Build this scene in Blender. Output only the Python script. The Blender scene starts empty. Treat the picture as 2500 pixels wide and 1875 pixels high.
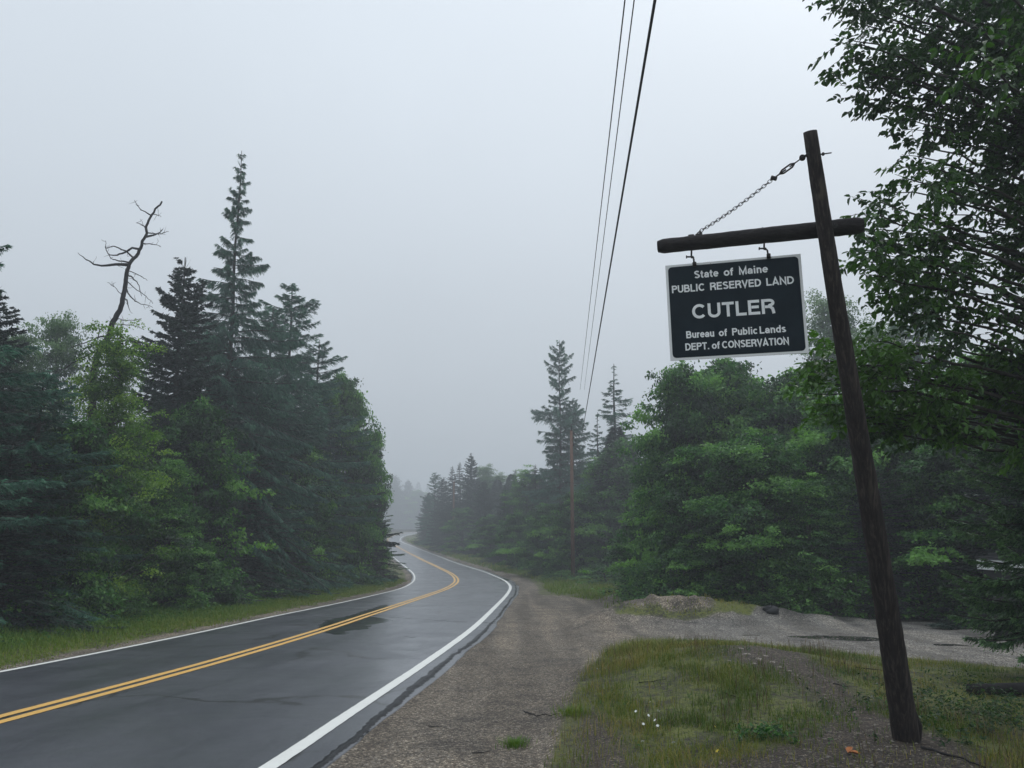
import bpy, math, random
import numpy as np
import time; _t0 = time.time()

R_ = math.radians
sc = bpy.context.scene
col = sc.collection

# ------------------------------------------------------------------ camera
PITCH = R_(9.92); FPX = 2040.0; CAMH = 1.75
cam = bpy.data.objects.new('camera', bpy.data.cameras.new('camera'))
col.objects.link(cam); sc.camera = cam
cam.location = (0, 0, CAMH); cam.rotation_euler = (math.pi/2 + PITCH, 0, 0)
cam.data.sensor_width = 36; cam.data.lens = 36*FPX/2500
cam.data.clip_end = 3000; cam.data.clip_start = 0.05

# ------------------------------------------------------------------ sky
SUN_EL, SUN_AZ = R_(52), R_(38)        # behind thick cloud, ahead and to the right
world = bpy.data.worlds.new('World'); sc.world = world; world.use_nodes = True
nt = world.node_tree; bg = nt.nodes['Background']
sky = nt.nodes.new('ShaderNodeTexSky'); sky.sky_type = 'NISHITA'; sky.sun_disc = False
sky.sun_elevation = SUN_EL; sky.sun_rotation = SUN_AZ
sky.air_density = 1.0; sky.dust_density = 6.0; sky.ozone_density = 1.0
hs = nt.nodes.new('ShaderNodeHueSaturation'); hs.inputs['Saturation'].default_value = 0.25
mx = nt.nodes.new('ShaderNodeMix'); mx.data_type = 'RGBA'; mx.inputs['Factor'].default_value = 0.88
nt.links.new(sky.outputs[0], hs.inputs['Color']); nt.links.new(hs.outputs[0], mx.inputs['A'])
mx.inputs['B'].default_value = (6.5, 7.2, 7.95, 1)
tc_ = nt.nodes.new('ShaderNodeTexCoord'); sx_ = nt.nodes.new('ShaderNodeSeparateXYZ'); nt.links.new(tc_.outputs['Generated'], sx_.inputs[0])
mr = nt.nodes.new('ShaderNodeValToRGB'); nt.links.new(sx_.outputs['Z'], mr.inputs[0]); er_ = mr.color_ramp.elements
er_.new(.5); er_.new(.68)
for e_, (p_, v_) in zip(er_, ((0, .33), (.28, .42), (.58, .52), (1, .98))): e_.position = p_; e_.color = (v_, v_, v_, 1)
sc2_ = nt.nodes.new('ShaderNodeMath'); sc2_.operation = 'MULTIPLY'; sc2_.inputs[1].default_value = 1.95; nt.links.new(mr.outputs[0], sc2_.inputs[0])
cl_ = nt.nodes.new('ShaderNodeTexNoise'); cl_.inputs['Scale'].default_value = 1.6; cl_.inputs['Detail'].default_value = 3; nt.links.new(tc_.outputs['Generated'], cl_.inputs['Vector'])
m2_ = nt.nodes.new('ShaderNodeMapRange'); nt.links.new(cl_.outputs['Fac'], m2_.inputs['Value']); m2_.inputs['To Min'].default_value = .90; m2_.inputs['To Max'].default_value = 1.10
mm_ = nt.nodes.new('ShaderNodeMath'); mm_.operation = 'MULTIPLY'; nt.links.new(sc2_.outputs[0], mm_.inputs[0]); nt.links.new(m2_.outputs[0], mm_.inputs[1])
vm_ = nt.nodes.new('ShaderNodeVectorMath'); vm_.operation = 'SCALE'; nt.links.new(mx.outputs['Result'], vm_.inputs[0]); nt.links.new(mm_.outputs[0], vm_.inputs['Scale'])
nt.links.new(vm_.outputs[0], bg.inputs['Color'])
bg.inputs['Strength'].default_value = 0.12

sun = bpy.data.objects.new('sun', bpy.data.lights.new('sun', 'SUN')); col.objects.link(sun)
sun.data.energy = 0.7; sun.data.angle = R_(25); sun.data.color = (1, .97, .92)
sun.rotation_euler = (R_(90) - SUN_EL, 0, math.pi - SUN_AZ)

sc.view_settings.view_transform = 'Standard'; sc.view_settings.look = 'None'
sc.view_settings.exposure = 0.0; sc.view_settings.gamma = 1
sc.render.engine = 'CYCLES'
cy = sc.cycles
cy.use_denoising = True; cy.denoising_prefilter = 'ACCURATE'; cy.max_bounces = 6; cy.diffuse_bounces = 3; cy.glossy_bounces = 2
cy.transmission_bounces = 3; cy.transparent_max_bounces = 6; cy.volume_bounces = 0
cy.use_adaptive_sampling = False

# ------------------------------------------------------------------ view helpers (u, v = position in the photograph, 2212 px wide)
VS = 2500/2212.0
CP, SP = math.cos(PITCH), math.sin(PITCH)
def ray(u, v):
    dx = (np.asarray(u, float)*VS - 1250)/FPX; dz = (937.5 - np.asarray(v, float)*VS)/FPX
    y = CP - dz*SP; z = SP + dz*CP
    return dx/y, z/y
def P(u, v, Y):
    a, b = ray(u, v); return np.array([float(a)*Y, Y, CAMH + float(b)*Y])

# ------------------------------------------------------------------ lie of the land
GK = np.array([-60, 0, 8, 15, 25, 35, 45, 55, 65, 80, 100, 130, 150, 170, 190, 207, 222, 238, 250, 265, 300, 600.])
GH = np.array([.4, 0, -.249, -.431, -.705, -1.048, -1.361, -1.565, -1.693, -1.80, -1.82, -1.62, -1.42, -1.22, -1.05, -.82, .12, .82, 1.28, 1.66, 1.75, 1.75])
_yy = np.linspace(-60, 600, 6601); _gg = np.interp(_yy, GK, GH)
_k = np.hanning(61); _k /= _k.sum(); _pad = np.pad(_gg, 30, mode='edge'); _gs = np.convolve(_pad, _k, 'valid')
def g(Y): return np.interp(Y, _yy, _gs)

# road centre line and its sideways offset field
CEN = np.array([(-9.5, -30), (-8.3, -15), (-7.2, -4), (-6.35, 3), (-5.54, 9.5), (-5.0, 13.5), (-4.55, 18.5), (-4.27, 23.5), (-4.06, 30), (-3.86, 37),
                (-3.60, 45), (-3.50, 51), (-3.78, 58.5), (-4.8, 68), (-6.7, 80), (-9.9, 98), (-14.0, 120), (-18.2, 142), (-23.5, 170),
                (-28.8, 198), (-31.2, 214), (-31.4, 228), (-29.4, 240), (-25, 250), (-17, 256.5), (-5, 259.5), (20, 261), (90, 261)], float)
def catmull(Pt, n):
    Q = np.vstack([2*Pt[0]-Pt[1], Pt, 2*Pt[-1]-Pt[-2]]); o = []
    for i in range(1, len(Q)-2):
        a, b, c, d = Q[i-1:i+3]
        for t in np.linspace(0, 1, n, endpoint=False):
            o.append(.5*((2*b)+(c-a)*t+(2*a-5*b+4*c-d)*t*t+(3*b-a-3*c+d)*t**3))
    o.append(Q[-2]); return np.array(o)
def resample(Pt, step):
    d = np.concatenate([[0], np.cumsum(np.linalg.norm(np.diff(Pt, axis=0), axis=1))])
    n = max(2, int(d[-1]/step)); s = np.linspace(0, d[-1], n)
    return np.stack([np.interp(s, d, Pt[:, k]) for k in range(Pt.shape[1])], 1), s
CL, CS = resample(catmull(CEN, 12), 1.0)
for _ in range(3):
    CL[1:-1] = .25*CL[:-2] + .5*CL[1:-1] + .25*CL[2:]
def road_uv(X, Y):
    """signed distance to the right of the centre line, and distance along it"""
    X = np.ravel(X).astype(float); Y = np.ravel(Y).astype(float); out = np.empty(len(X)); ss = np.empty(len(X))
    A_ = CL[:-1]; AB = CL[1:] - A_; LL = (AB**2).sum(1); order = np.argsort(Y, kind='stable')
    for i in range(0, len(X), 3000):
        o = order[i:i+3000]; keep = np.where((A_[:, 1] > Y[o[0]]-14) & (A_[:, 1] < Y[o[-1]]+14))[0]
        if Y[o[0]] > 236 or len(keep) < 3: keep = np.arange(len(A_))
        a = A_[keep]; ab = AB[keep]; L2 = LL[keep]
        q = np.stack([X[o], Y[o]], 1)[:, None]
        t = np.clip(((q - a)*ab).sum(-1)/L2, 0, 1); pr = a + t[..., None]*ab; dv = q - pr
        d = np.sqrt((dv**2).sum(-1)); k = d.argmin(1); r = np.arange(len(k))
        sg = np.sign(ab[k, 1]*dv[r, k, 0] - ab[k, 0]*dv[r, k, 1])
        out[o] = d[r, k]*np.where(sg == 0, 1, sg); ss[o] = CS[keep[k]] + t[r, k]
    return out, ss

def vnoise(X, Y, sc_, seed=0):
    X = np.asarray(X)*sc_ + seed*17.31; Y = np.asarray(Y)*sc_ - seed*9.7
    xi = np.floor(X).astype(np.int64); yi = np.floor(Y).astype(np.int64); fx = X-xi; fy = Y-yi
    fx = fx*fx*(3-2*fx); fy = fy*fy*(3-2*fy)
    def h(a, b):
        n = (a*374761393 + b*668265263 + seed*1274126177) & 0x7fffffff
        n = ((n ^ (n >> 13))*1274126177) & 0x7fffffff
        return ((n ^ (n >> 16)) & 0xffff)/65535.0
    return (h(xi, yi)*(1-fx)+h(xi+1, yi)*fx)*(1-fy) + (h(xi, yi+1)*(1-fx)+h(xi+1, yi+1)*fx)*fy
def fbm(X, Y, s, seed=0):
    return (vnoise(X, Y, s, seed)*.5 + vnoise(X, Y, s*2.1, seed+1)*.3 + vnoise(X, Y, s*4.3, seed+2)*.2)

def gauss(X, Y, x, y, sx, sy, p=2): return np.exp(-(np.abs((X-x)/sx)**p + np.abs((Y-y)/sy)**p))
def ground_z(X, Y, u=None):
    X = np.asarray(X, float); Y = np.asarray(Y, float)
    z = g(Y).copy()
    z = z + .40*gauss(X, Y, 3.3, 12.6, 2.0, 2.6) + .16*gauss(X, Y, 2.6, 9.0, 1.6, 3.0) + .10*gauss(X, Y, 6.6, 11.5, 3.0, 1.6)
    lump = 1 + 1.1*(fbm(X, Y, 1.1, 33)-.5)
    z = z + .60*gauss(X, Y, 4.2, 22.6, 2.0, 1.5)*lump + .26*gauss(X, Y, 7.2, 22.8, 2.2, .9)*lump + .12*(fbm(X, Y, 2.6, 34)-.5)*gauss(X, Y, 5, 22.5, 3.5, 1.8)
    z = z - .05*gauss(X, Y, 7.5, 17.2, 3.0, .6)
    near = (np.abs(X) < 60) & (Y > 0) & (Y < 130)
    z = z + np.where(near, (fbm(X, Y, 1.3, 5)-.5)*.06*np.clip((X+.5)/3, 0, 1)*(Y < 20), 0)
    if u is None:
        u, _ = road_uv(X.ravel(), Y.ravel()); u = u.reshape(X.shape)
    off = np.abs(u)
    z = z - .07*np.clip((3.9-off)/.6, 0, 1) - .03*(off < 6)
    z = z + np.clip((off-7)/14, 0, 1)*.5*(fbm(X, Y, .12, 3)) * (X < 1)
    return z
def hit(u, v):
    """where the line of sight through photo position (u, v) meets the ground"""
    a, b = ray(u, v); Ys = np.concatenate([np.arange(3, 40, .04), np.arange(40, 300, .25)])
    zz = CAMH + b*Ys - ground_z(a*Ys, Ys); k = int(np.argmax(zz < 0)) if (zz < 0).any() else len(Ys)-1
    return np.array([a*Ys[k], Ys[k], CAMH + b*Ys[k]])
def poly(pts): return np.array([hit(*p)[:2] for p in pts])
def inside(X, Y, pl):
    X = np.asarray(X); Y = np.asarray(Y); c = np.zeros(X.shape, bool); n = len(pl); j = n-1
    for i in range(n):
        xi, yi = pl[i]; xj, yj = pl[j]
        c ^= ((yi > Y) != (yj > Y)) & (X < (xj-xi)*(Y-yi)/((yj-yi) + 1e-12) + xi); j = i
    return c
def sdist(X, Y, pl):
    """signed distance, positive inside"""
    sh = np.shape(X); q = np.stack([np.ravel(X), np.ravel(Y)], 1); o = np.empty(len(q))
    a = pl; ab = np.roll(pl, -1, 0) - a; L2 = (ab**2).sum(1) + 1e-12
    for i in range(0, len(q), 20000):
        qq = q[i:i+20000, None]; t = np.clip(((qq-a)*ab).sum(-1)/L2, 0, 1)
        o[i:i+20000] = np.sqrt(((qq-a-t[..., None]*ab)**2).sum(-1)).min(1)
    return (o*np.where(inside(q[:, 0], q[:, 1], pl), 1, -1)).reshape(sh)

# outlines on the ground
GRAVEL = poly([(560, 1800), (735, 1659), (870, 1560), (1000, 1440), (1100, 1325), (1118, 1280), (1160, 1262), (1190, 1285), (1255, 1293), (1290, 1305),
               (1330, 1328), (1480, 1342), (1620, 1330), (1740, 1319), (1900, 1330), (2212, 1334), (2900, 1340),
               (2900, 1470), (2212, 1444), (2050, 1428), (1900, 1418), (1760, 1402), (1600, 1384), (1450, 1384), (1340, 1392), (1290, 1425),
               (1245, 1480), (1215, 1560), (1185, 1659), (1150, 1800)])
DIRT = poly([(1560, 1388), (1640, 1395), (1730, 1412), (1800, 1460), (1880, 1530), (1960, 1570), (2060, 1600), (2150, 1659), (2200, 1760), (1500, 1760), (1480, 1659), (1700, 1610),
             (1800, 1560), (1760, 1500), (1660, 1450), (1560, 1420)])
DIRT2 = poly([(1180, 1800), (1200, 1640), (1230, 1540), (1260, 1500), (1330, 1540), (1400, 1620), (1440, 1700), (1400, 1800)])
HEAP = poly([(1250, 1300), (1300, 1285), (1400, 1281), (1500, 1284), (1570, 1295), (1560, 1325), (1450, 1330), (1330, 1322)])
DUFF = poly([(1900, 1302), (2212, 1302), (2900, 1302), (2900, 1336), (2212, 1332), (1900, 1328)])
PUDDLES = [poly([(1690, 1375), (1760, 1373), (1850, 1375), (1925, 1380), (1930, 1385), (1850, 1385), (1760, 1381)]),
           poly([(2010, 1391), (2060, 1391), (2110, 1394), (2060, 1396), (2020, 1395)]),
           poly([(1600, 1371), (1640, 1371), (1645, 1374), (1605, 1374)])]

# ------------------------------------------------------------------ objects and meshes
def link(o): col.objects.link(o); return o
def tag(o, label=None, cat=None, group=None, kind=None):
    if label: o['label'] = label
    if cat: o['category'] = cat
    if group: o['group'] = group
    if kind: o['kind'] = kind
    return o
def empty(name, loc=(0, 0, 0), rz=0, **k):
    o = link(bpy.data.objects.new(name, None)); o.location = loc; o.rotation_euler[2] = rz; o.empty_display_size = .2
    return tag(o, **k)

def np_mesh(name, V, faces, mats, tint=None, smooth=False, matidx=None, uv=None, attrs=None):
    """faces: list of int arrays (n,3) or (n,4)"""
    me = bpy.data.meshes.new(name); V = np.asarray(V, np.float32)
    me.vertices.add(len(V)); me.vertices.foreach_set('co', V.ravel())
    faces = [np.asarray(f, np.int32) for f in faces if len(f)]
    tot = np.concatenate([np.full(len(f), f.shape[1], np.int32) for f in faces]); idx = np.concatenate([f.ravel() for f in faces])
    me.loops.add(len(idx)); me.loops.foreach_set('vertex_index', idx)
    me.polygons.add(len(tot)); st = np.concatenate([[0], np.cumsum(tot)[:-1]]).astype(np.int32)
    me.polygons.foreach_set('loop_start', st); me.polygons.foreach_set('loop_total', tot)
    if matidx is not None: me.polygons.foreach_set('material_index', np.asarray(matidx, np.int32))
    me.polygons.foreach_set('use_smooth', np.full(len(tot), bool(smooth)))
    if uv is not None:
        l = me.uv_layers.new(name='UVMap'); l.data.foreach_set('uv', np.asarray(uv, np.float32)[idx].ravel())
    if tint is not None:
        a = me.attributes.new('tint', 'FLOAT', 'POINT'); a.data.foreach_set('value', np.asarray(tint, np.float32))
    for k, v in (attrs or {}).items():
        a = me.attributes.new(k, 'FLOAT', 'POINT'); a.data.foreach_set('value', np.asarray(v, np.float32))
    for m in (mats if isinstance(mats, (list, tuple)) else [mats]): me.materials.append(m)
    me.update(calc_edges=True); return me
def obj(name, me, parent=None, loc=None, **k):
    o = link(bpy.data.objects.new(name, me)); o.parent = parent
    if loc is not None: o.location = loc
    return tag(o, **k)

class MB:
    def __init__(s): s.V = []; s.F3 = []; s.F4 = []; s.T = []; s.n = 0
    def add(s, V, F, t=.5):
        V = np.asarray(V, float); F = np.asarray(F, int)
        (s.F3 if F.shape[1] == 3 else s.F4).append(F + s.n); s.V.append(V); s.n += len(V)
        s.T.append(np.broadcast_to(np.asarray(t, float), (len(V),)))
    def tube(s, pts, rad, seg=8, t=.5, cap=True, jit=0, rng=None, closed=False):
        pts = np.asarray(pts, float); n = len(pts); rad = np.broadcast_to(np.asarray(rad, float), (n,))
        if closed: d = np.roll(pts, -1, 0) - np.roll(pts, 1, 0)
        else: d = np.gradient(pts, axis=0)
        d /= np.linalg.norm(d, axis=1)[:, None] + 1e-12
        ref = np.array([0, 0, 1.]) if abs(d[:, 2]).mean() < .8 else np.array([1., 0, 0])
        a = np.cross(d, ref); a /= np.linalg.norm(a, axis=1)[:, None] + 1e-12; b = np.cross(d, a)
        th = np.arange(seg)/seg*2*math.pi
        rr = rad[:, None]*np.ones(seg)
        if jit: rr = rr*(1 + jit*(rng.random((n, seg))-.5))
        V = pts[:, None] + rr[..., None]*(np.cos(th)[None, :, None]*a[:, None] + np.sin(th)[None, :, None]*b[:, None])
        i = np.arange(n if closed else n-1)[:, None]*seg; i2 = (i+seg) % (n*seg); j = np.arange(seg)[None]; j2 = (j+1) % seg
        F = np.stack([i+j, i+j2, i2+j2, i2+j], -1).reshape(-1, 4)
        V = V.reshape(-1, 3)
        if cap and not closed:
            k = len(V); V = np.vstack([V, pts[:1], pts[-1:]])
            jj = np.arange(seg); s.F3.append(np.stack([np.full(seg, k), (jj+1) % seg, jj], 1) + s.n)
            s.F3.append(np.stack([np.full(seg, k+1), (n-1)*seg+jj, (n-1)*seg+(jj+1) % seg], 1) + s.n)
        s.F4.append(F + s.n); s.V.append(V); s.n += len(V); s.T.append(np.full(len(V), t))
    def box(s, c, sz, t=.5, M=None):
        c = np.asarray(c, float); h = np.asarray(sz, float)/2
        v = np.array([(x, y, z) for x in (-1, 1) for y in (-1, 1) for z in (-1, 1)])*h
        if M is not None: v = v @ np.asarray(M).T
        s.add(v + c, [(0, 1, 3, 2), (4, 6, 7, 5), (0, 4, 5, 1), (2, 3, 7, 6), (0, 2, 6, 4), (1, 5, 7, 3)], t)
    def mesh(s, name, mats, smooth=False):
        F = []
        if s.F3: F.append(np.concatenate(s.F3))
        if s.F4: F.append(np.concatenate(s.F4))
        return np_mesh(name, np.concatenate(s.V), F, mats, tint=np.concatenate(s.T), smooth=smooth)

# ------------------------------------------------------------------ materials
def mat(name):
    m = bpy.data.materials.new(name); m.use_nodes = True; return m, m.node_tree, m.node_tree.nodes['Principled BSDF']
def N(t, kind, **inp):
    n = t.nodes.new(kind)
    for k, v in inp.items(): n.inputs[k.replace('_', ' ')].default_value = v
    return n
def ramp(t, stops, fac=None):
    r = t.nodes.new('ShaderNodeValToRGB'); e = r.color_ramp.elements
    while len(e) < len(stops): e.new(.5)
    for i, (p, c) in enumerate(stops): e[i].position = p; e[i].color = (*c, 1) if len(c) == 3 else c
    if fac is not None: t.links.new(fac, r.inputs[0])
    return r
def mixc(t, fac, a, b, mode='MIX'):
    m = t.nodes.new('ShaderNodeMix'); m.data_type = 'RGBA'; m.blend_type = mode
    for s_, v in (('Factor', fac), ('A', a), ('B', b)):
        if isinstance(v, bpy.types.NodeSocket): t.links.new(v, m.inputs[s_])
        elif isinstance(v, (int, float)): m.inputs[s_].default_value = v
        else: m.inputs[s_].default_value = (*v, 1)
    return m.outputs['Result']
def attr(t, name):
    a = t.nodes.new('ShaderNodeAttribute'); a.attribute_name = name; return a.outputs['Fac']
def noise(t, scale, detail=3, rough=.55, vec=None, dist=0):
    n = N(t, 'ShaderNodeTexNoise', Scale=scale, Detail=detail, Roughness=rough, Distortion=dist)
    if vec is not None: t.links.new(vec, n.inputs['Vector'])
    return n.outputs['Fac']
def geopos(t): return t.nodes.new('ShaderNodeNewGeometry').outputs['Position']
def math_(t, op, a, b=0.0, clamp=False):
    m = t.nodes.new('ShaderNodeMath'); m.operation = op; m.use_clamp = clamp
    for i, v in enumerate((a, b)):
        if isinstance(v, bpy.types.NodeSocket): t.links.new(v, m.inputs[i])
        else: m.inputs[i].default_value = v
    return m.outputs[0]
def bump(t, b, h, dist, strength=1.0):
    n = N(t, 'ShaderNodeBump', Distance=dist, Strength=strength); t.links.new(h, n.inputs['Height']); t.links.new(n.outputs[0], b.inputs['Normal'])

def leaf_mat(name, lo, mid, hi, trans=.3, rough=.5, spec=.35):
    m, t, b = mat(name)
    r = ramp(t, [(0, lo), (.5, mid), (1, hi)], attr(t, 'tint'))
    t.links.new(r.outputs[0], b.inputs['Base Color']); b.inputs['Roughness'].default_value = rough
    b.inputs['Specular IOR Level'].default_value = spec
    tr = t.nodes.new('ShaderNodeBsdfTranslucent'); h = N(t, 'ShaderNodeHueSaturation', Saturation=1.15, Value=1.5)
    t.links.new(r.outputs[0], h.inputs['Color']); t.links.new(h.outputs[0], tr.inputs['Color'])
    ms = t.nodes.new('ShaderNodeMixShader'); ms.inputs[0].default_value = trans
    t.links.new(b.outputs[0], ms.inputs[1]); t.links.new(tr.outputs[0], ms.inputs[2])
    t.links.new(ms.outputs[0], t.nodes['Material Output'].inputs[0]); return m
M_SPR = leaf_mat('spruce_needles', (.006, .014, .012), (.014, .034, .024), (.036, .078, .044), .12)
M_SPRG = leaf_mat('young_spruce_needles', (.010, .028, .014), (.026, .070, .028), (.12, .24, .08), .15)
M_LAR = leaf_mat('larch_needles', (.014, .046, .034), (.040, .118, .076), (.10, .24, .145), .28)
M_MAP = leaf_mat('maple_leaves', (.010, .034, .010), (.044, .135, .030), (.16, .33, .07), .36)
M_YEL = leaf_mat('birch_leaves_yellow_green', (.028, .075, .010), (.070, .165, .020), (.21, .34, .055), .34)
M_PAL = leaf_mat('pale_leaves', (.03, .07, .03), (.07, .14, .055), (.16, .26, .10), .30)
M_BEE = leaf_mat('beech_leaves', (.009, .028, .007), (.022, .066, .011), (.075, .17, .026), .32, .42, .4)
M_BUSH = leaf_mat('bush_leaves', (.018, .058, .010), (.050, .15, .022), (.14, .30, .06), .3)
M_GRASS = leaf_mat('grass_blades', (.045, .125, .014), (.130, .190, .024), (.30, .24, .08), .25, .6, .2)
M_GRASS2 = leaf_mat('mound_grass_blades', (.045, .095, .013), (.145, .165, .026), (.34, .235, .09), .25, .6, .2)
M_DRY = leaf_mat('dry_stems', (.06, .045, .025), (.11, .08, .045), (.19, .15, .09), .1, .7, .1)

def bark_mat(name, a, b_, sc_=9, rough=.9, spec=.2):
    m, t, b = mat(name); mp = N(t, 'ShaderNodeMapping', Scale=(1, 1, .16)); tc = t.nodes.new('ShaderNodeTexCoord')
    t.links.new(tc.outputs['Object'], mp.inputs[0]); n = noise(t, sc_, 5, .65, mp.outputs[0], .6)
    r = ramp(t, [(.3, a), (.7, b_)], n); t.links.new(r.outputs[0], b.inputs['Base Color']); b.inputs['Roughness'].default_value = rough
    b.inputs['Specular IOR Level'].default_value = spec
    bump(t, b, n, .02, .8); return m
M_BARK = bark_mat('grey_brown_bark', (.02, .018, .016), (.07, .062, .055))
M_SNAG = bark_mat('dead_wood', (.012, .011, .012), (.035, .032, .032))
M_POLE = bark_mat('treated_pole_wood', (.09, .052, .036), (.20, .12, .085), 14)

def post_mat():
    m, t, b = mat('dark_weathered_log'); tc = t.nodes.new('ShaderNodeTexCoord')
    mp = N(t, 'ShaderNodeMapping', Scale=(1, 1, .07)); t.links.new(tc.outputs['Object'], mp.inputs[0])
    n1 = noise(t, 42, 6, .7, mp.outputs[0], .4); n2 = noise(t, 5.5, 4, .6, mp.outputs[0], .8)
    mp2 = N(t, 'ShaderNodeMapping', Scale=(1, 1, .30)); t.links.new(tc.outputs['Object'], mp2.inputs[0])
    n3 = noise(t, 7, 3, .5, mp2.outputs[0])
    c = ramp(t, [(.30, (.006, .005, .005)), (.50, (.022, .017, .016)), (.74, (.075, .058, .050))], n1)
    worn = ramp(t, [(.62, (0, 0, 0)), (.68, (1, 1, 1))], n3)
    c2 = mixc(t, math_(t, 'MULTIPLY', worn.outputs[0], n2), c.outputs[0], (.085, .07, .055))
    t.links.new(c2, b.inputs['Base Color']); b.inputs['Roughness'].default_value = .85; b.inputs['Specular IOR Level'].default_value = .2
    crack = ramp(t, [(.0, (0, 0, 0)), (.42, (.9, .9, .9)), (1, (1, 1, 1))], n1)
    bump(t, b, crack.outputs[0], .012, 1.0); return m
M_POST = post_mat()
def simple(name, c, rough=.6, metal=0.0, var=.25, sc_=30, spec=.5):
    m, t, b = mat(name); n = noise(t, sc_, 4, .6, geopos(t))
    lo = tuple(x*(1-var) for x in c); hi = tuple(min(1, x*(1+var)) for x in c)
    r = ramp(t, [(.3, lo), (.7, hi)], n); t.links.new(r.outputs[0], b.inputs['Base Color'])
    b.inputs['Roughness'].default_value = rough; b.inputs['Metallic'].default_value = metal; b.inputs['Specular IOR Level'].default_value = spec
    bump(t, b, n, .003, .4); return m
M_IRON = simple('dark_rusted_iron', (.018, .015, .014), .7, .3)
M_WIRE = simple('black_cable', (.012, .012, .013), .6, spec=.2)
M_NAVY = simple('sign_face_dark', (.009, .017, .024), .6, 0, .2, 5, .12)
M_LETTER = simple('sign_lettering_pale', (.80, .81, .81), .5, 0, .08, 12)
M_STONE = simple('pale_stone', (.24, .21, .18), .85, 0, .35, 20)
M_DARKROCK = simple('dark_rock', (.02, .02, .021), .8, 0, .4, 15)
M_PEB = simple('grey_pebbles', (.16, .14, .115), .8, 0, .45, 11)
M_FLOWER = simple('white_petals', (.8, .8, .78), .6, 0, .05)
M_YFLOWER = simple('yellow_petals', (.65, .5, .04), .6, 0, .1)
M_ORANGE = simple('orange_dead_leaf', (.35, .12, .03), .7, 0, .3)
M_WHITEWALL = simple('white_siding', (.7, .72, .72), .6, 0, .06)
M_TEAL = simple('teal_plastic', (.03, .16, .16), .5, 0, .2)
M_ROOF = simple('dark_shed_roof', (.03, .03, .032), .8, 0, .3)

def border_mat():
    m, t, b = mat('sign_border_white'); p = geopos(t)
    n = noise(t, 36, 3, .6, p); c = ramp(t, [(.70, (.80, .81, .81)), (.715, (.03, .025, .02))], n)
    n2 = noise(t, 3, 3, .6, p); c2 = mixc(t, math_(t, 'MULTIPLY', n2, .45), c.outputs[0], (.55, .55, .53))
    t.links.new(c2, b.inputs['Base Color']); b.inputs['Roughness'].default_value = .55; return m
M_BORDER = border_mat()

def paint_mat(name, c, wear):
    m, t, b = mat(name); p = geopos(t)
    n = noise(t, 30, 5, .7, p); n2 = noise(t, 1.1, 3, .6, p)
    w = ramp(t, [(.60-wear*.1, (0, 0, 0)), (.78-wear*.1, (1, 1, 1))], math_(t, 'ADD', math_(t, 'MULTIPLY', n, .75), math_(t, 'MULTIPLY', n2, .3)))
    cc = mixc(t, math_(t, 'MULTIPLY', w.outputs[0], .5+wear*.4), c, (.09, .085, .08))
    cc = mixc(t, math_(t, 'MULTIPLY', noise(t, 7, 4, .6, p), .22), cc, (.25, .24, .22))
    t.links.new(cc, b.inputs['Base Color']); b.inputs['Roughness'].default_value = .5
    bump(t, b, noise(t, 260, 2, .6, p), .004, .6); return m
M_WHITE = paint_mat('white_road_paint', (.74, .74, .70), .1)
M_YELLOW = paint_mat('yellow_road_paint', (.68, .38, .065), .25)

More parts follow.
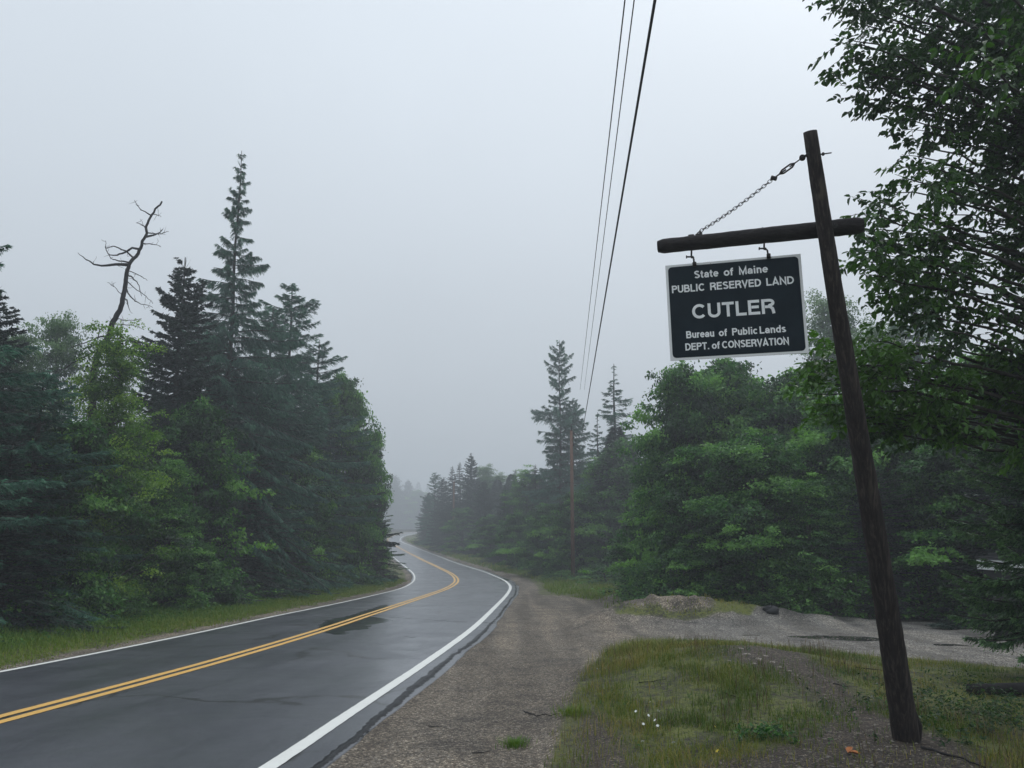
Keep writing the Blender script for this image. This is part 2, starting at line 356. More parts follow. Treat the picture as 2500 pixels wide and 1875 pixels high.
def asphalt():
    m, t, b = mat('wet_asphalt'); p = geopos(t); uvn = t.nodes.new('ShaderNodeUVMap'); uvn.uv_map = 'UVMap'
    mp = N(t, 'ShaderNodeMapping', Scale=(1.6, .16, 1)); t.links.new(uvn.outputs[0], mp.inputs[0])
    streak = noise(t, 1.0, 5, .6, mp.outputs[0], .5)
    blot = noise(t, .55, 4, .55, p, .6); grain = math_(t, 'ADD', math_(t, 'MULTIPLY', noise(t, 150, 3, .75, p), .6), math_(t, 'MULTIPLY', noise(t, 48, 3, .7, p), .4))
    vor = N(t, 'ShaderNodeTexVoronoi', Scale=75); t.links.new(p, vor.inputs['Vector'])
    c = ramp(t, [(.32, (.015, .017, .023)), (.52, (.046, .050, .062)), (.70, (.10, .105, .12))], grain)
    c2 = mixc(t, math_(t, 'MULTIPLY', vor.outputs['Color'], .22), c.outputs[0], (.11, .108, .108))
    d = ramp(t, [(.30, (.84, .84, .86)), (.70, (1.20, 1.19, 1.18))], math_(t, 'ADD', math_(t, 'MULTIPLY', streak, .6), math_(t, 'MULTIPLY', blot, .4)))
    c3 = mixc(t, 1.0, c2, d.outputs[0], 'MULTIPLY')
    wet = attr(t, 'wet'); crack = attr(t, 'crack')
    wn = math_(t, 'ADD', wet, math_(t, 'MULTIPLY', math_(t, 'SUBTRACT', noise(t, 2.4, 5, .65, p, .5), .5), 1.15))
    wmask = ramp(t, [(.42, (0, 0, 0)), (.56, (1, 1, 1))], wn).outputs[0]
    c4 = mixc(t, math_(t, 'MULTIPLY', wmask, .75), c3, (.012, .013, .014))
    cn = math_(t, 'ADD', crack, math_(t, 'MULTIPLY', math_(t, 'SUBTRACT', noise(t, 9, 4, .6, p), .5), .9))
    cmask = ramp(t, [(.5, (0, 0, 0)), (.62, (1, 1, 1))], cn).outputs[0]
    c5 = mixc(t, cmask, c4, (.012, .012, .013))
    # thin meandering cracks
    vc = N(t, 'ShaderNodeTexVoronoi', Scale=.33); vc.feature = 'DISTANCE_TO_EDGE'
    mpn = t.nodes.new('ShaderNodeVectorMath'); mpn.operation = 'ADD'; nz = N(t, 'ShaderNodeTexNoise', Scale=1.1, Detail=4); t.links.new(p, nz.inputs['Vector'])
    t.links.new(p, mpn.inputs[0]); t.links.new(nz.outputs['Color'], mpn.inputs[1]); t.links.new(mpn.outputs[0], vc.inputs['Vector'])
    ce = ramp(t, [(0, (1, 1, 1)), (.007, (1, 1, 1)), (.012, (0, 0, 0))], vc.outputs['Distance'])
    gate = ramp(t, [(.50, (0, 0, 0)), (.54, (1, 1, 1))], noise(t, .35, 2, .5, p))
    c6 = mixc(t, math_(t, 'MULTIPLY', ce.outputs[0], gate.outputs[0]), c5, (.012, .012, .013))
    t.links.new(c6, b.inputs['Base Color'])
    rg = ramp(t, [(.30, (.27,)*3), (.70, (.42,)*3)], math_(t, 'ADD', math_(t, 'MULTIPLY', streak, .55), math_(t, 'MULTIPLY', blot, .45)))
    rr = math_(t, 'SUBTRACT', rg.outputs[0], math_(t, 'MULTIPLY', wmask, .24), True)
    t.links.new(rr, b.inputs['Roughness']); t.links.new(math_(t, 'SUBTRACT', .55, math_(t, 'MULTIPLY', cmask, .5)), b.inputs['Specular IOR Level'])
    b.inputs['Coat IOR'].default_value = 1.45
    t.links.new(math_(t, 'MULTIPLY', math_(t, 'SUBTRACT', 1.0, cmask), ramp(t, [(.38, (.05,)*3), (.62, (.65,)*3)], noise(t, .9, 5, .65, p, .6)).outputs[0]), b.inputs['Coat Weight']); b.inputs['Coat Roughness'].default_value = .24
    bn = N(t, 'ShaderNodeBump', Distance=.006)
    t.links.new(math_(t, 'SUBTRACT', .42, math_(t, 'MULTIPLY', wmask, .38)), bn.inputs['Strength'])
    hh = math_(t, 'SUBTRACT', grain, math_(t, 'MULTIPLY', cmask, 1.5)); t.links.new(hh, bn.inputs['Height']); t.links.new(bn.outputs[0], b.inputs['Normal'])
    return m
M_ROAD = asphalt()

def ground_mat():
    m, t, b = mat('roadside_ground'); p = geopos(t)
    n1 = noise(t, 1.2, 5, .6, p); n2 = noise(t, 12, 5, .7, p); n3 = noise(t, 70, 3, .7, p)
    vor = N(t, 'ShaderNodeTexVoronoi', Scale=42); t.links.new(p, vor.inputs['Vector'])
    vor2 = N(t, 'ShaderNodeTexVoronoi', Scale=95); t.links.new(p, vor2.inputs['Vector'])
    sep = t.nodes.new('ShaderNodeSeparateColor'); t.links.new(vor.outputs['Color'], sep.inputs[0])
    sep2 = t.nodes.new('ShaderNodeSeparateColor'); t.links.new(vor2.outputs['Color'], sep2.inputs[0])
    st = math_(t, 'ADD', math_(t, 'MULTIPLY', sep.outputs[0], .55), math_(t, 'MULTIPLY', sep2.outputs[1], .45))
    brown = ramp(t, [(.15, (.028, .023, .018)), (.42, (.090, .073, .057)), (.70, (.165, .138, .108)), (.9, (.48, .43, .35))], st).outputs[0]
    grey = ramp(t, [(.15, (.04, .037, .034)), (.45, (.12, .113, .104)), (.72, (.20, .19, .175)), (.9, (.48, .46, .42))], st).outputs[0]
    gr = mixc(t, attr(t, 'grey'), brown, grey)
    damp = ramp(t, [(.36, (.42, .41, .41)), (.50, (.95, .93, .90)), (.64, (1.20, 1.17, 1.12))], math_(t, 'ADD', math_(t, 'MULTIPLY', n1, .6), math_(t, 'MULTIPLY', noise(t, 4, 4, .6, p), .4)))
    gr = mixc(t, 1.0, gr, damp.outputs[0], 'MULTIPLY')
    mpt = N(t, 'ShaderNodeMapping', Scale=(1.5, .10, 1)); t.links.new(p, mpt.inputs[0])
    gr = mixc(t, 1.0, gr, ramp(t, [(.40, (.72, .70, .68)), (.52, (1.0, 1.0, 1.0)), (.62, (1.28, 1.25, 1.2))], noise(t, 1.0, 3, .5, mpt.outputs[0], .3)).outputs[0], 'MULTIPLY')
    soil = ramp(t, [(.3, (.012, .010, .008)), (.6, (.032, .025, .019)), (.82, (.075, .058, .042))], math_(t, 'ADD', math_(t, 'MULTIPLY', n2, .6), math_(t, 'MULTIPLY', n3, .4))).outputs[0]
    dirt = ramp(t, [(.2, (.013, .009, .007)), (.6, (.045, .032, .022)), (.82, (.095, .07, .05)), (.95, (.24, .20, .15))], st).outputs[0]
    moss = ramp(t, [(.30, (.014, .012, .007)), (.38, (.055, .072, .013)), (.54, (.125, .145, .022)), (.62, (.060, .045, .020)), (.72, (.17, .12, .045))], math_(t, 'ADD', math_(t, 'MULTIPLY', n2, .45), math_(t, 'ADD', math_(t, 'MULTIPLY', n1, .25), math_(t, 'MULTIPLY', n3, .30)))).outputs[0]
    def msk(name, amp=.5):
        a = attr(t, name); s = math_(t, 'ADD', a, math_(t, 'MULTIPLY', math_(t, 'SUBTRACT', math_(t, 'ADD', math_(t, 'MULTIPLY', n2, .6), math_(t, 'MULTIPLY', n1, .4)), .5), amp*2))
        return ramp(t, [(.42, (0, 0, 0)), (.58, (1, 1, 1))], s).outputs[0]
    c = mixc(t, msk('moss'), soil, moss); c = mixc(t, msk('dirt'), c, dirt); gm = msk('gravel', .35); c = mixc(t, gm, c, gr)
    c = mixc(t, msk('duff'), c, ramp(t, [(.35, (.03, .026, .022)), (.7, (.10, .085, .068))], n2).outputs[0])
    pud = ramp(t, [(.45, (0, 0, 0)), (.55, (1, 1, 1))], math_(t, 'ADD', attr(t, 'puddle'), math_(t, 'MULTIPLY', math_(t, 'SUBTRACT', n2, .5), .3))).outputs[0]
    c = mixc(t, pud, c, (.02, .02, .02))
    t.links.new(c, b.inputs['Base Color'])
    t.links.new(math_(t, 'SUBTRACT', .82, math_(t, 'MULTIPLY', pud, .72)), b.inputs['Roughness']); b.inputs['Specular IOR Level'].default_value = .35
    h = math_(t, 'ADD', math_(t, 'MULTIPLY', vor.outputs['Distance'], -1.0), math_(t, 'MULTIPLY', n2, 1.2))
    bn = N(t, 'ShaderNodeBump', Distance=.018); t.links.new(math_(t, 'SUBTRACT', .9, math_(t, 'MULTIPLY', pud, .9)), bn.inputs['Strength'])
    t.links.new(h, bn.inputs['Height']); t.links.new(bn.outputs[0], b.inputs['Normal']); return m
M_GROUND = ground_mat()

# ------------------------------------------------------------------ ground sheet
def axis(pts):
    o = [pts[0][0]]
    for (a, st) , (b_, st2) in zip(pts[:-1], pts[1:]):
        x = a
        while x < b_ - 1e-6:
            f = (x-a)/(b_-a); x = min(b_, x + st + (st2-st)*f); o.append(x)
    return np.array(o)
XS = axis([(-260, 30), (-60, 8), (-20, .9), (-9, .35), (-2, .085), (8, .085), (16, .3), (30, 1.5), (70, 8), (260, 30)])
YS = axis([(-60, 10), (-8, 2), (4, .10), (14, .10), (25, .22), (60, .6), (120, 1.5), (270, 3), (520, 25)])
GX, GY = np.meshgrid(XS, YS); gu, gs_ = road_uv(GX, GY); gu = gu.reshape(GX.shape); gs_ = gs_.reshape(GX.shape)
GZ = ground_z(GX, GY, gu)
def soft(sd, w): return np.clip(.5 + sd/(2*w), 0, 1)
near = (GY > 2) & (GY < 40) & (GX > -12) & (GX < 40)
def field(pl, w):
    o = np.zeros(GX.shape); o[near] = soft(sdist(GX[near], GY[near], pl), w); return o
a_gravel = field(GRAVEL, .22); a_dirt = np.maximum(field(DIRT, .55), field(DIRT2, .7)*.8); a_heap = field(HEAP, .35); a_duff = field(DUFF, .4)
shl = soft(3.62 - np.abs(gu), .2)*(gu < 0); shr = soft(np.where(GY > 75, 4.6, 5.0) - np.abs(gu), .5)*(gu > 0)
a_gravel = np.maximum.reduce([a_gravel, shl, shr, a_heap*.62])
verge = ((gu < 0) & (gu > -7.5)) | ((gu > 0) & (gu < 8.5) & (GY > 24)) | ((GX > -1) & (GY < 26) & (GX < 40))
a_moss = verge*np.where(GX > 5, .52, .50); a_moss = a_moss*np.clip((13.5-0.0*GX)/10, 0, 1)
a_pud = np.maximum.reduce([field(q, .12) for q in PUDDLES])
a_grey = np.clip((GX - 2.2)/2.5, 0, 1)*((GY > 12.5) & (GY < 24)) * (1-a_heap)
nx, ny = len(XS), len(YS); ii = np.arange(ny-1)[:, None]*nx + np.arange(nx-1)[None]
GF = np.stack([ii, ii+1, ii+nx+1, ii+nx], -1).reshape(-1, 4)
obj('ground', np_mesh('ground', np.stack([GX, GY, GZ], -1).reshape(-1, 3), [GF], M_GROUND, smooth=True,
    attrs=dict(gravel=a_gravel.ravel(), dirt=a_dirt.ravel(), moss=a_moss.ravel(), duff=a_duff.ravel(), puddle=a_pud.ravel(), grey=a_grey.ravel())),
    kind='structure', label='gravel pull-out, mossy verge and forest floor beside the road')

# ------------------------------------------------------------------ road
def cl_frame(s):
    x = np.interp(s, CS_, CLs[:, 0]); y = np.interp(s, CS_, CLs[:, 1])
    e = .5; dx = np.interp(s+e, CS_, CLs[:, 0]) - np.interp(s-e, CS_, CLs[:, 0]); dy = np.interp(s+e, CS_, CLs[:, 1]) - np.interp(s-e, CS_, CLs[:, 1])
    l = np.hypot(dx, dy); return x, y, dy/l, -dx/l
CLs, CS_ = resample(CL, .25)
def s_at_Y(Y): return float(np.interp(Y, CLs[:int(len(CLs)*.8), 1], CS_[:int(len(CLs)*.8)]))
s0, sA, sB, sC, s1 = 4.0, s_at_Y(4), s_at_Y(16), s_at_Y(70), CS_[-1]-1
SS = np.concatenate([np.arange(s0, sA, 1), np.arange(sA, sB, .07), np.arange(sB, sC, .2), np.arange(sC, s1, .8)])
def ribbon_pts(s, u, dz):
    x, y, nx_, ny_ = cl_frame(s); X = x + nx_*u; Yv = y + ny_*u
    return X, Yv, g(Yv) + .022*(1-(np.clip(u, -3.4, 3.4)/3.4)**2) + dz
def _gp(pts):
    o = []
    for (x, y) in pts:
        a, b = ray(x/VS, y/VS); Ys = np.arange(3, 130, .02); o.append(((a*Ys)[k := int(np.argmax(CAMH + b*Ys - g(Ys) < .01))], Ys[k]))
    return np.array(o)
_R = _gp([(600, 1915), (672, 1863.6), (780.8, 1791), (889, 1715), (997.8, 1643), (1088, 1581.5), (1157, 1530.8), (1193.6, 1496.6), (1211.7, 1478.5), (1233.4, 1456.8), (1246, 1436.9), (1238.8, 1422.4), (1211.7, 1408), (1166.5, 1390.8), (1121, 1377)])
_L = _gp([(0, 1640), (113, 1619.6), (226, 1597), (339, 1574), (452, 1552), (565, 1527), (678, 1503), (791, 1480.5), (881, 1461), (960.6, 1442), (983.8, 1435), (1007.3, 1420.6), (1011.8, 1409.8), (1000, 1391.7)])
def _fn(pts, far):
    u, ss = road_uv(pts[:, 0], pts[:, 1]); o = np.argsort(ss); u = u[o]; ss = ss[o]; u = np.clip(u, far-.75, far+.75)
    u = np.interp(CS_, np.concatenate([ss, [ss[-1]+18]]), np.concatenate([u, [far]])); k = np.ones(21)/21; return np.convolve(np.pad(u, 10, mode='edge'), k, 'valid')
_uR = _fn(_R, 3.05); _uL = _fn(_L, -3.05)
def uR(s): return np.interp(s, CS_, _uR)
def uL(s): return np.interp(s, CS_, _uL)
UU = np.concatenate([[-3.27], np.linspace(-3.2, 3.2, 44), np.linspace(3.22, 3.78, 26)])
Sg, Ug = np.meshgrid(SS, UU, indexing='ij')
wob = (vnoise(Sg, Sg*0, .45, 9)-.5)*.14 + (vnoise(Sg, Sg*0, 2.6, 12)-.5)*.035
edge_r = uR(Sg) + .53 + wob; edge_l = .17 - uL(Sg) + (vnoise(Sg, Sg*0, 1.1, 4)-.5)*.10
Uin = np.where(Ug > 0, Ug*(uR(Sg)+.12)/3.2, -Ug*(uL(Sg)-.12)/3.2)
Uq = np.where(Ug > 3.2, uR(Sg)+.12 + (Ug-3.2)/(3.78-3.2)*(edge_r-uR(Sg)-.12), np.where(Ug < -3.2, -edge_l, Uin))
RX, RY, RZ = ribbon_pts(Sg, Uq, 0)
RZ = RZ - np.where(Ug > 3.73, .05, 0) - np.where(Ug < -3.2, .03, 0)
# worn wet hollow and darker patches
WET = [(poly([(690, 1372), (700, 1352), (760, 1338), (835, 1312), (842, 1322), (800, 1342), (850, 1350), (820, 1358), (790, 1360), (800, 1370), (740, 1376), (760, 1382), (715, 1384)]), .30),
       (poly([(1055, 1226), (1080, 1232), (1095, 1240), (1085, 1243), (1065, 1236)]), .1), (poly([(1076, 1251), (1100, 1252), (1100, 1257), (1082, 1257)]), .1)]
wet = np.zeros(RX.shape); sel = (RY > 5) & (RY < 70)
for q, w in WET: wet[sel] = np.maximum(wet[sel], soft(sdist(RX[sel], RY[sel], q), w))
wet = np.maximum(wet, .25*gauss(Uq, Sg*0, 1.0, 0, .5, 1) * (vnoise(Sg, Sg*0, .12, 7) > .55)*(vnoise(Sg, Uq, .5, 8)))
jag = uR(Sg) + .34 + (vnoise(Sg, Sg*0, .3, 20)-.5)*.10 + (vnoise(Sg, Sg*0, 2.5, 21)-.5)*.05 + (vnoise(Sg, Sg*0, 9, 24)-.5)*.03
wd = .018 + .045*vnoise(Sg, Sg*0, .5, 22)**1.5 + .018*(RY < 13)
RZ = RZ - .022*np.clip((Uq-jag)/.05, 0, 1)
crack = np.clip(1.05 - np.abs(Uq-jag)/wd*.5, 0, 1)*((RY < 60) & (Ug > 3.2))
def thin(crk, a, b_, w, amp=.15, seed=1):
    A = hit(*a)[:2]; B = hit(*b_)[:2]; L = np.linalg.norm(B-A); d = (B-A)/L
    t_ = (RX-A[0])*d[0] + (RY-A[1])*d[1]; o = (RX-A[0])*(-d[1]) + (RY-A[1])*d[0] + (vnoise(t_, t_*0, 1.6, seed)-.5)*amp
    return np.maximum(crk, np.clip(1.0-np.abs(o)/w*.5, 0, 1)*((t_ > 0) & (t_ < L)))
crack = thin(crack, (835, 1344), (1085, 1349), .10, .3, 3); crack = thin(crack, (800, 1378), (905, 1390), .06, .3, 5)
crack = thin(crack, (1010, 1312), (1090, 1312), .08, .3, 6)
nr, nu = RX.shape; ii = np.arange(nr-1)[:, None]*nu + np.arange(nu-1)[None]
RF = np.stack([ii, ii+1, ii+nu+1, ii+nu], -1).reshape(-1, 4)
obj('road', np_mesh('road', np.stack([RX, RY, RZ], -1).reshape(-1, 3), [RF], M_ROAD, smooth=True, uv=np.stack([Uq, Sg], -1).reshape(-1, 2),
    attrs=dict(wet=wet.ravel(), crack=crack.ravel())), kind='structure', label='wet grey two-lane road winding into the fog')
def stripe(name, u0, w, m, dz=.006):
    V = []; s = SS
    jl = (vnoise(s, s*0, 14, 31)-.5)*.012; jr = (vnoise(s, s*0, 14, 32)-.5)*.012
    u0 = uR(s) if u0 > 3 else uL(s) if u0 < -3 else u0
    e = [ribbon_pts(s, u0-w/2+jl, dz), ribbon_pts(s, u0+w/2+jr, dz)]
    V = np.stack([np.stack(e[0], -1), np.stack(e[1], -1)], 1).reshape(-1, 3); i = np.arange(len(s)-1)*2
    return V, np.stack([i, i+1, i+3, i+2], -1)
for nm, u0, w, m, lb in (('road_marking', -3.05, .12, M_WHITE, 'white edge line on the forest side of the road'), ('road_marking', 3.05, .155, M_WHITE, 'white edge line beside the gravel pull-out'),
                     ('road_marking', -.115, .13, M_YELLOW, 'yellow centre line on the left lane side'), ('road_marking', .115, .13, M_YELLOW, 'yellow centre line on the right lane side')):
    V, F = stripe(nm, u0, w, m)
    obj(nm, np_mesh(nm, V, [F], m), kind='structure', label=lb)

# ------------------------------------------------------------------ foliage builders (archetypes, later copied)
def unit(a): return a/(np.linalg.norm(a, axis=-1, keepdims=True)+1e-12)
def leaves(C, D, Nn, L, W, tint, fold=.15):
    """diamond leaves: C base point, D direction, Nn normal"""
    D = unit(D); S = unit(np.cross(D, Nn)); Nn = np.cross(S, D); L = L[:, None]; W = W[:, None]
    V = np.stack([C, C + D*L*.42 + S*W*.5 + Nn*L*fold, C + D*L, C + D*L*.42 - S*W*.5 + Nn*L*fold], 1)
    n = len(C); F = np.arange(n)[:, None]*4 + np.array([0, 1, 2, 3])[None]
    return V.reshape(-1, 3), F, np.repeat(tint, 4)
def leaves6(C, D, Nn, L, W, tint, fold=.12):
    D = unit(D); S = unit(np.cross(D, Nn)); Nn = np.cross(S, D); L = L[:, None]; W = W[:, None]
    V = np.stack([C, C + D*L*.28 + S*W*.46 + Nn*L*fold, C + D*L*.66 + S*W*.36 + Nn*L*(fold*.6) , C + D*L - Nn*L*.12, C + D*L*.66 - S*W*.36 + Nn*L*(fold*.6), C + D*L*.28 - S*W*.46 + Nn*L*fold], 1)
    n = len(C); b0 = np.arange(n)[:, None]*6
    F = np.concatenate([b0 + np.array([0, 1, 2, 3])[None], b0 + np.array([0, 3, 4, 5])[None]])
    return V.reshape(-1, 3), F, np.repeat(tint, 6)
def spikes(C, D, Sd, L, W, tint):
    D = unit(D); S = unit(np.cross(D, Sd)); V = np.stack([C - S*W[:, None]*.5, C + S*W[:, None]*.5, C + D*L[:, None]], 1)
    n = len(C); F = np.arange(n)[:, None]*3 + np.array([0, 1, 2])[None]
    return V.reshape(-1, 3), F, np.repeat(tint, 3)

def conifer(name, seed, H, R, mleaf, whorl=.22, nb=6, droop=.25, tipup=.12, twig_gap=.07, twig_len=.34, hang=.15, prof=None,
            gap=0.0, base=.05, trunk_r=.012, lean=0.0, tuft=6, tl=.075, tw=.022, rise=.12, light=.25):
    rg = np.random.default_rng(seed); crown = MB(); wood = MB()
    zz = np.linspace(0, H, 14); wx = lean*(zz/H)**2*H + .03*np.sin(zz*1.3+seed); wy = .03*np.cos(zz*1.1+seed)
    r = trunk_r*H*(1-zz/H)**.9 + .012
    wood.tube(np.stack([wx, wy, zz], 1), r, 8, .5)
    heights = np.arange(base*H, H*.985, whorl); BP = []; BD = []; BL = []; TT = []
    for h in heights:
        t_ = h/H; n = max(3, int(round(nb*(1 - .3*t_) + rg.normal()*.8)))
        a0 = rg.random()*6.28
        for k in range(n):
            if rg.random() < gap: continue
            a = a0 + k*6.28/n + rg.normal()*.25
            L = R*(prof(t_) if prof else (1-t_)**.85)*(.72 + .5*rg.random())*(1 + .25*math.sin(3*a + h*1.7 + seed))
            if L < .04: L = .04
            hh = h + rg.normal()*whorl*.4
            BP.append((np.interp(hh, zz, wx), np.interp(hh, zz, wy), min(hh, H*.99))); BD.append((math.cos(a), math.sin(a))); BL.append(L); TT.append(t_)
    BP = np.array(BP); BD = np.array(BD); BL = np.array(BL); TT = np.array(TT)
    dr = droop*(1.15 - TT)*(.7 + .6*rg.random(len(BL))); rs = rise + .25*TT
    def bpos(i, s):
        L = BL[i]; z = BP[i, 2] + L*(rs[i]*s - dr[i]*s**1.6*1.4 + tipup*s**4)
        return np.stack([BP[i, 0] + BD[i, 0]*L*s, BP[i, 1] + BD[i, 1]*L*s, z], -1)
    for i in range(len(BL)):
        if BL[i] > .3:
            s = np.linspace(0, 1, 4); wood.tube(bpos(np.full(4, i), s), (.006 + .010*BL[i])*(1-s*.85), 3, .4, cap=False)
    cnt = np.maximum(3, (BL/twig_gap*2*(1-.1)).astype(int)); idx = np.repeat(np.arange(len(BL)), cnt)
    s = rg.random(len(idx))**.8*.92 + .08; side = np.where(rg.random(len(idx)) < .5, 1, -1)
    p0 = bpos(idx, s); out = np.stack([BD[idx, 0], BD[idx, 1], np.zeros(len(idx))], 1); lat = np.stack([-BD[idx, 1], BD[idx, 0], np.zeros(len(idx))], 1)
    slope = (rs[idx] - dr[idx]*2.2*s + tipup*4*s**3)
    d = unit(out*(.62 + .3*s[:, None]) + lat*side[:, None]*(.78*(1.1-s[:, None]*.6)) + np.array([0, 0, 1.])*(slope[:, None]*.6 - hang*(.6+.8*rg.random(len(idx)))[:, None]) + rg.normal(size=(len(idx), 3))*np.array([.13, .13, .24]))
    tlg = np.clip(twig_len*(1.12-s)**.6*(.55+.6*rg.random(len(idx)))*np.clip(BL[idx]/R*1.8, .25, 1.15), .05, 1)
    up = np.array([[0, 0, 1.]]).repeat(len(idx), 0)
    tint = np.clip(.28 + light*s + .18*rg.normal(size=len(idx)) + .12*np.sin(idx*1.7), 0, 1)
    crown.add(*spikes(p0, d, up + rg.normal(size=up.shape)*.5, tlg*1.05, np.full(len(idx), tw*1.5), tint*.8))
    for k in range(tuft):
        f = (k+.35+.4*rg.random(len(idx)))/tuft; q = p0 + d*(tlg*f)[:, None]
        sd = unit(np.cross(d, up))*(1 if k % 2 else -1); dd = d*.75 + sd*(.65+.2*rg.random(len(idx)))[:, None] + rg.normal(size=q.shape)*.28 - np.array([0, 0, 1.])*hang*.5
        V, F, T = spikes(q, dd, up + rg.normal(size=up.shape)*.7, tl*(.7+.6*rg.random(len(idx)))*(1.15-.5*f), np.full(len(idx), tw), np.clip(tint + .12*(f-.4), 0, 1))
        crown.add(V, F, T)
    # leader
    crown.add(*spikes(np.array([[wx[-1], wy[-1], H*.96]]).repeat(6, 0), rg.normal(size=(6, 3))*.25 + [0, 0, 1], rg.normal(size=(6, 3)), np.full(6, .3)+rg.random(6)*.2, np.full(6, .03), np.full(6, .4)))
    return dict(kind='tree', H=H*1.0, R=R, crown=crown.mesh(name+'_crown', mleaf), trunk=wood.mesh(name+'_trunk', M_BARK, True))

def broadleaf(name, seed, H, R, mleaf, boughs=46, cpb=9, per=78, leaf=.105, prof=None, base=.06, lobes=3, tvar=.2, bsz=.46, csz=.17, flat=.36, low=.8):
    rg = np.random.default_rng(seed); crown = MB(); wood = MB()
    prof = prof or (lambda t: np.interp(t, [0, .12, .35, .6, .8, .93, 1], [low, .92, 1.0, .90, .66, .38, .12]))
    zz = np.linspace(0, H*.9, 12); wx = .10*np.sin(zz*.9+seed)*zz/H; wy = .10*np.cos(zz*.7+seed)*zz/H
    wood.tube(np.stack([wx, wy, zz], 1), (.016*H)*(1-zz/H)**.8 + .01, 8)
    ph = rg.random(3)*6.28
    t_ = base + (1-base)*((np.arange(boughs)+rg.random(boughs))/boughs)**.9; a = np.arange(boughs)*2.4 + rg.normal(size=boughs)*.5
    env = R*prof(t_)*(1 + .15*np.sin(lobes*a + ph[0]))*(.72 + .42*rg.random(boughs))
    rr = np.maximum(env - bsz*R/3*.6, .1)*(rg.random(boughs)**.35); rr[-3:] *= .3
    B = np.stack([rr*np.cos(a), rr*np.sin(a), t_*H*.97 - .06*rr], 1); bs = bsz*R/2.6*(.6+.75*rg.random(boughs)); bsh = .40 + tvar*rg.normal(size=boughs)
    for i in range(boughs):
        h = max(.06*H, B[i, 2] - rr[i]*(.45+.4*rg.random())); st = np.array([np.interp(h, zz, wx), np.interp(h, zz, wy), h])
        mid = st*.45 + B[i]*.55 + [0, 0, .12*rr[i]]; s = np.linspace(0, 1, 5)[:, None]
        wood.tube((1-s)**2*st + 2*s*(1-s)*mid + s*s*B[i], .0032*H*(1-s[:, 0]*.85)+.004, 4, cap=False)
    bi = np.repeat(np.arange(boughs), rg.poisson(cpb, boughs)+3); nc = len(bi); od = unit(B*[1, 1, 0]+1e-6)[bi]
    off = rg.normal(size=(nc, 3))*bs[bi][:, None]*np.array([1, 1, flat]); dist = (off*od).sum(1); off[:, 2] -= .28*np.abs(dist)
    C = B[bi] + off; sz = csz*(.6+.8*rg.random(nc))*R/2.6
    shade = np.clip(bsh[bi] + .10*rg.normal(size=nc) + .30*off[:, 2]/(bs[bi]+.01) + .16*dist/(bs[bi]+.01), .02, .98)  # light from above painted into leaf tint: bough tops and outer sides paler
    n = rg.poisson(per*(sz/csz)**1.3); idx = np.repeat(np.arange(nc), n); m = len(idx); outd = od[idx]
    of = rg.normal(size=(m, 3))*sz[idx][:, None]*np.array([1, 1, .42]); of[:, 2] -= .35*np.hypot(of[:, 0], of[:, 1])
    nrm = unit(np.array([0, 0, 1.]) + outd*.35 + rg.normal(size=(m, 3))*.42); d = unit(outd*.5 + rg.normal(size=(m, 3))*.7 - np.array([0, 0, .45]))
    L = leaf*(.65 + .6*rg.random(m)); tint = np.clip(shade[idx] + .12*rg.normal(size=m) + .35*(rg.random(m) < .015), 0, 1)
    P_ = C[idx]+of; P_[:, 2] = np.maximum(P_[:, 2], .05*rg.random(m))
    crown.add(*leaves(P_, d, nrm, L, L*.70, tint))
    return dict(kind='tree', H=H, R=R, crown=crown.mesh(name+'_crown', mleaf), trunk=wood.mesh(name+'_trunk', M_BARK, True))

ARC = {}
def larch_prof(t): return np.interp(t, [0, .3, .45, .55, .60, .70, .8, .9, .95, 1], [1.1, 1.1, 1.0, .9, .45, .42, .28, .17, .06, .05])
ARC['spruceA'] = conifer('spruce', 11, 10, 2.3, M_SPR, whorl=.17, nb=8, droop=.26, hang=.28, twig_gap=.045, tl=.11, tw=.052, twig_len=.44, prof=lambda t: (1-t)**.68*(.92+.12*np.sin(t*31)))
ARC['spruceB'] = conifer('spruce', 12, 10, 1.8, M_SPR, whorl=.20, nb=6, droop=.35, gap=.06, prof=lambda t: (1-t)**.7*(.9+.2*np.sin(t*19)), twig_gap=.055, tl=.11, tw=.045, twig_len=.42)
ARC['spruceC'] = conifer('spruce', 13, 11, 2.4, M_SPRG, whorl=.19, nb=7, droop=.28, hang=.32, gap=.04, twig_gap=.05, light=.45, tl=.085, tw=.032, twig_len=.42)
ARC['larchA'] = conifer('larch', 21, 16, 3.0, M_LAR, whorl=.21, nb=6, droop=.46, tipup=.10, twig_gap=.05, twig_len=.62, hang=.8, gap=.22, prof=larch_prof, trunk_r=.010, tuft=9, tl=.15, tw=.026, light=.2)
ARC['larchB'] = conifer('larch', 22, 10, 2.6, M_LAR, whorl=.19, nb=6, droop=.34, tipup=.12, twig_gap=.05, twig_len=.58, hang=.45, gap=.10, prof=lambda t: (1-t)**.5*(.85+.28*np.sin(t*23)), tuft=9, tl=.13, tw=.028)
ARC['larchC'] = conifer('larch', 23, 12, 2.4, M_LAR, whorl=.27, nb=5, droop=.40, tipup=.12, twig_gap=.06, twig_len=.60, hang=.6, gap=.2, prof=lambda t: (1-t)**.75*(.75+.4*np.sin(t*17+1)), tuft=9, tl=.15, tw=.027, base=.25)
ARC['spruceD'] = conifer('spruce', 14, 4.8, 2.2, M_SPRG, whorl=.11, nb=9, droop=.30, gap=.02, twig_gap=.026, light=.60, tl=.06, tw=.024, twig_len=.36, base=.17, hang=.35, tipup=.2, prof=lambda t: (1-t)**.6)
ARC['mapleA'] = broadleaf('maple', 31, 8.5, 3.0, M_MAP, boughs=66, cpb=10, per=58, leaf=.145)
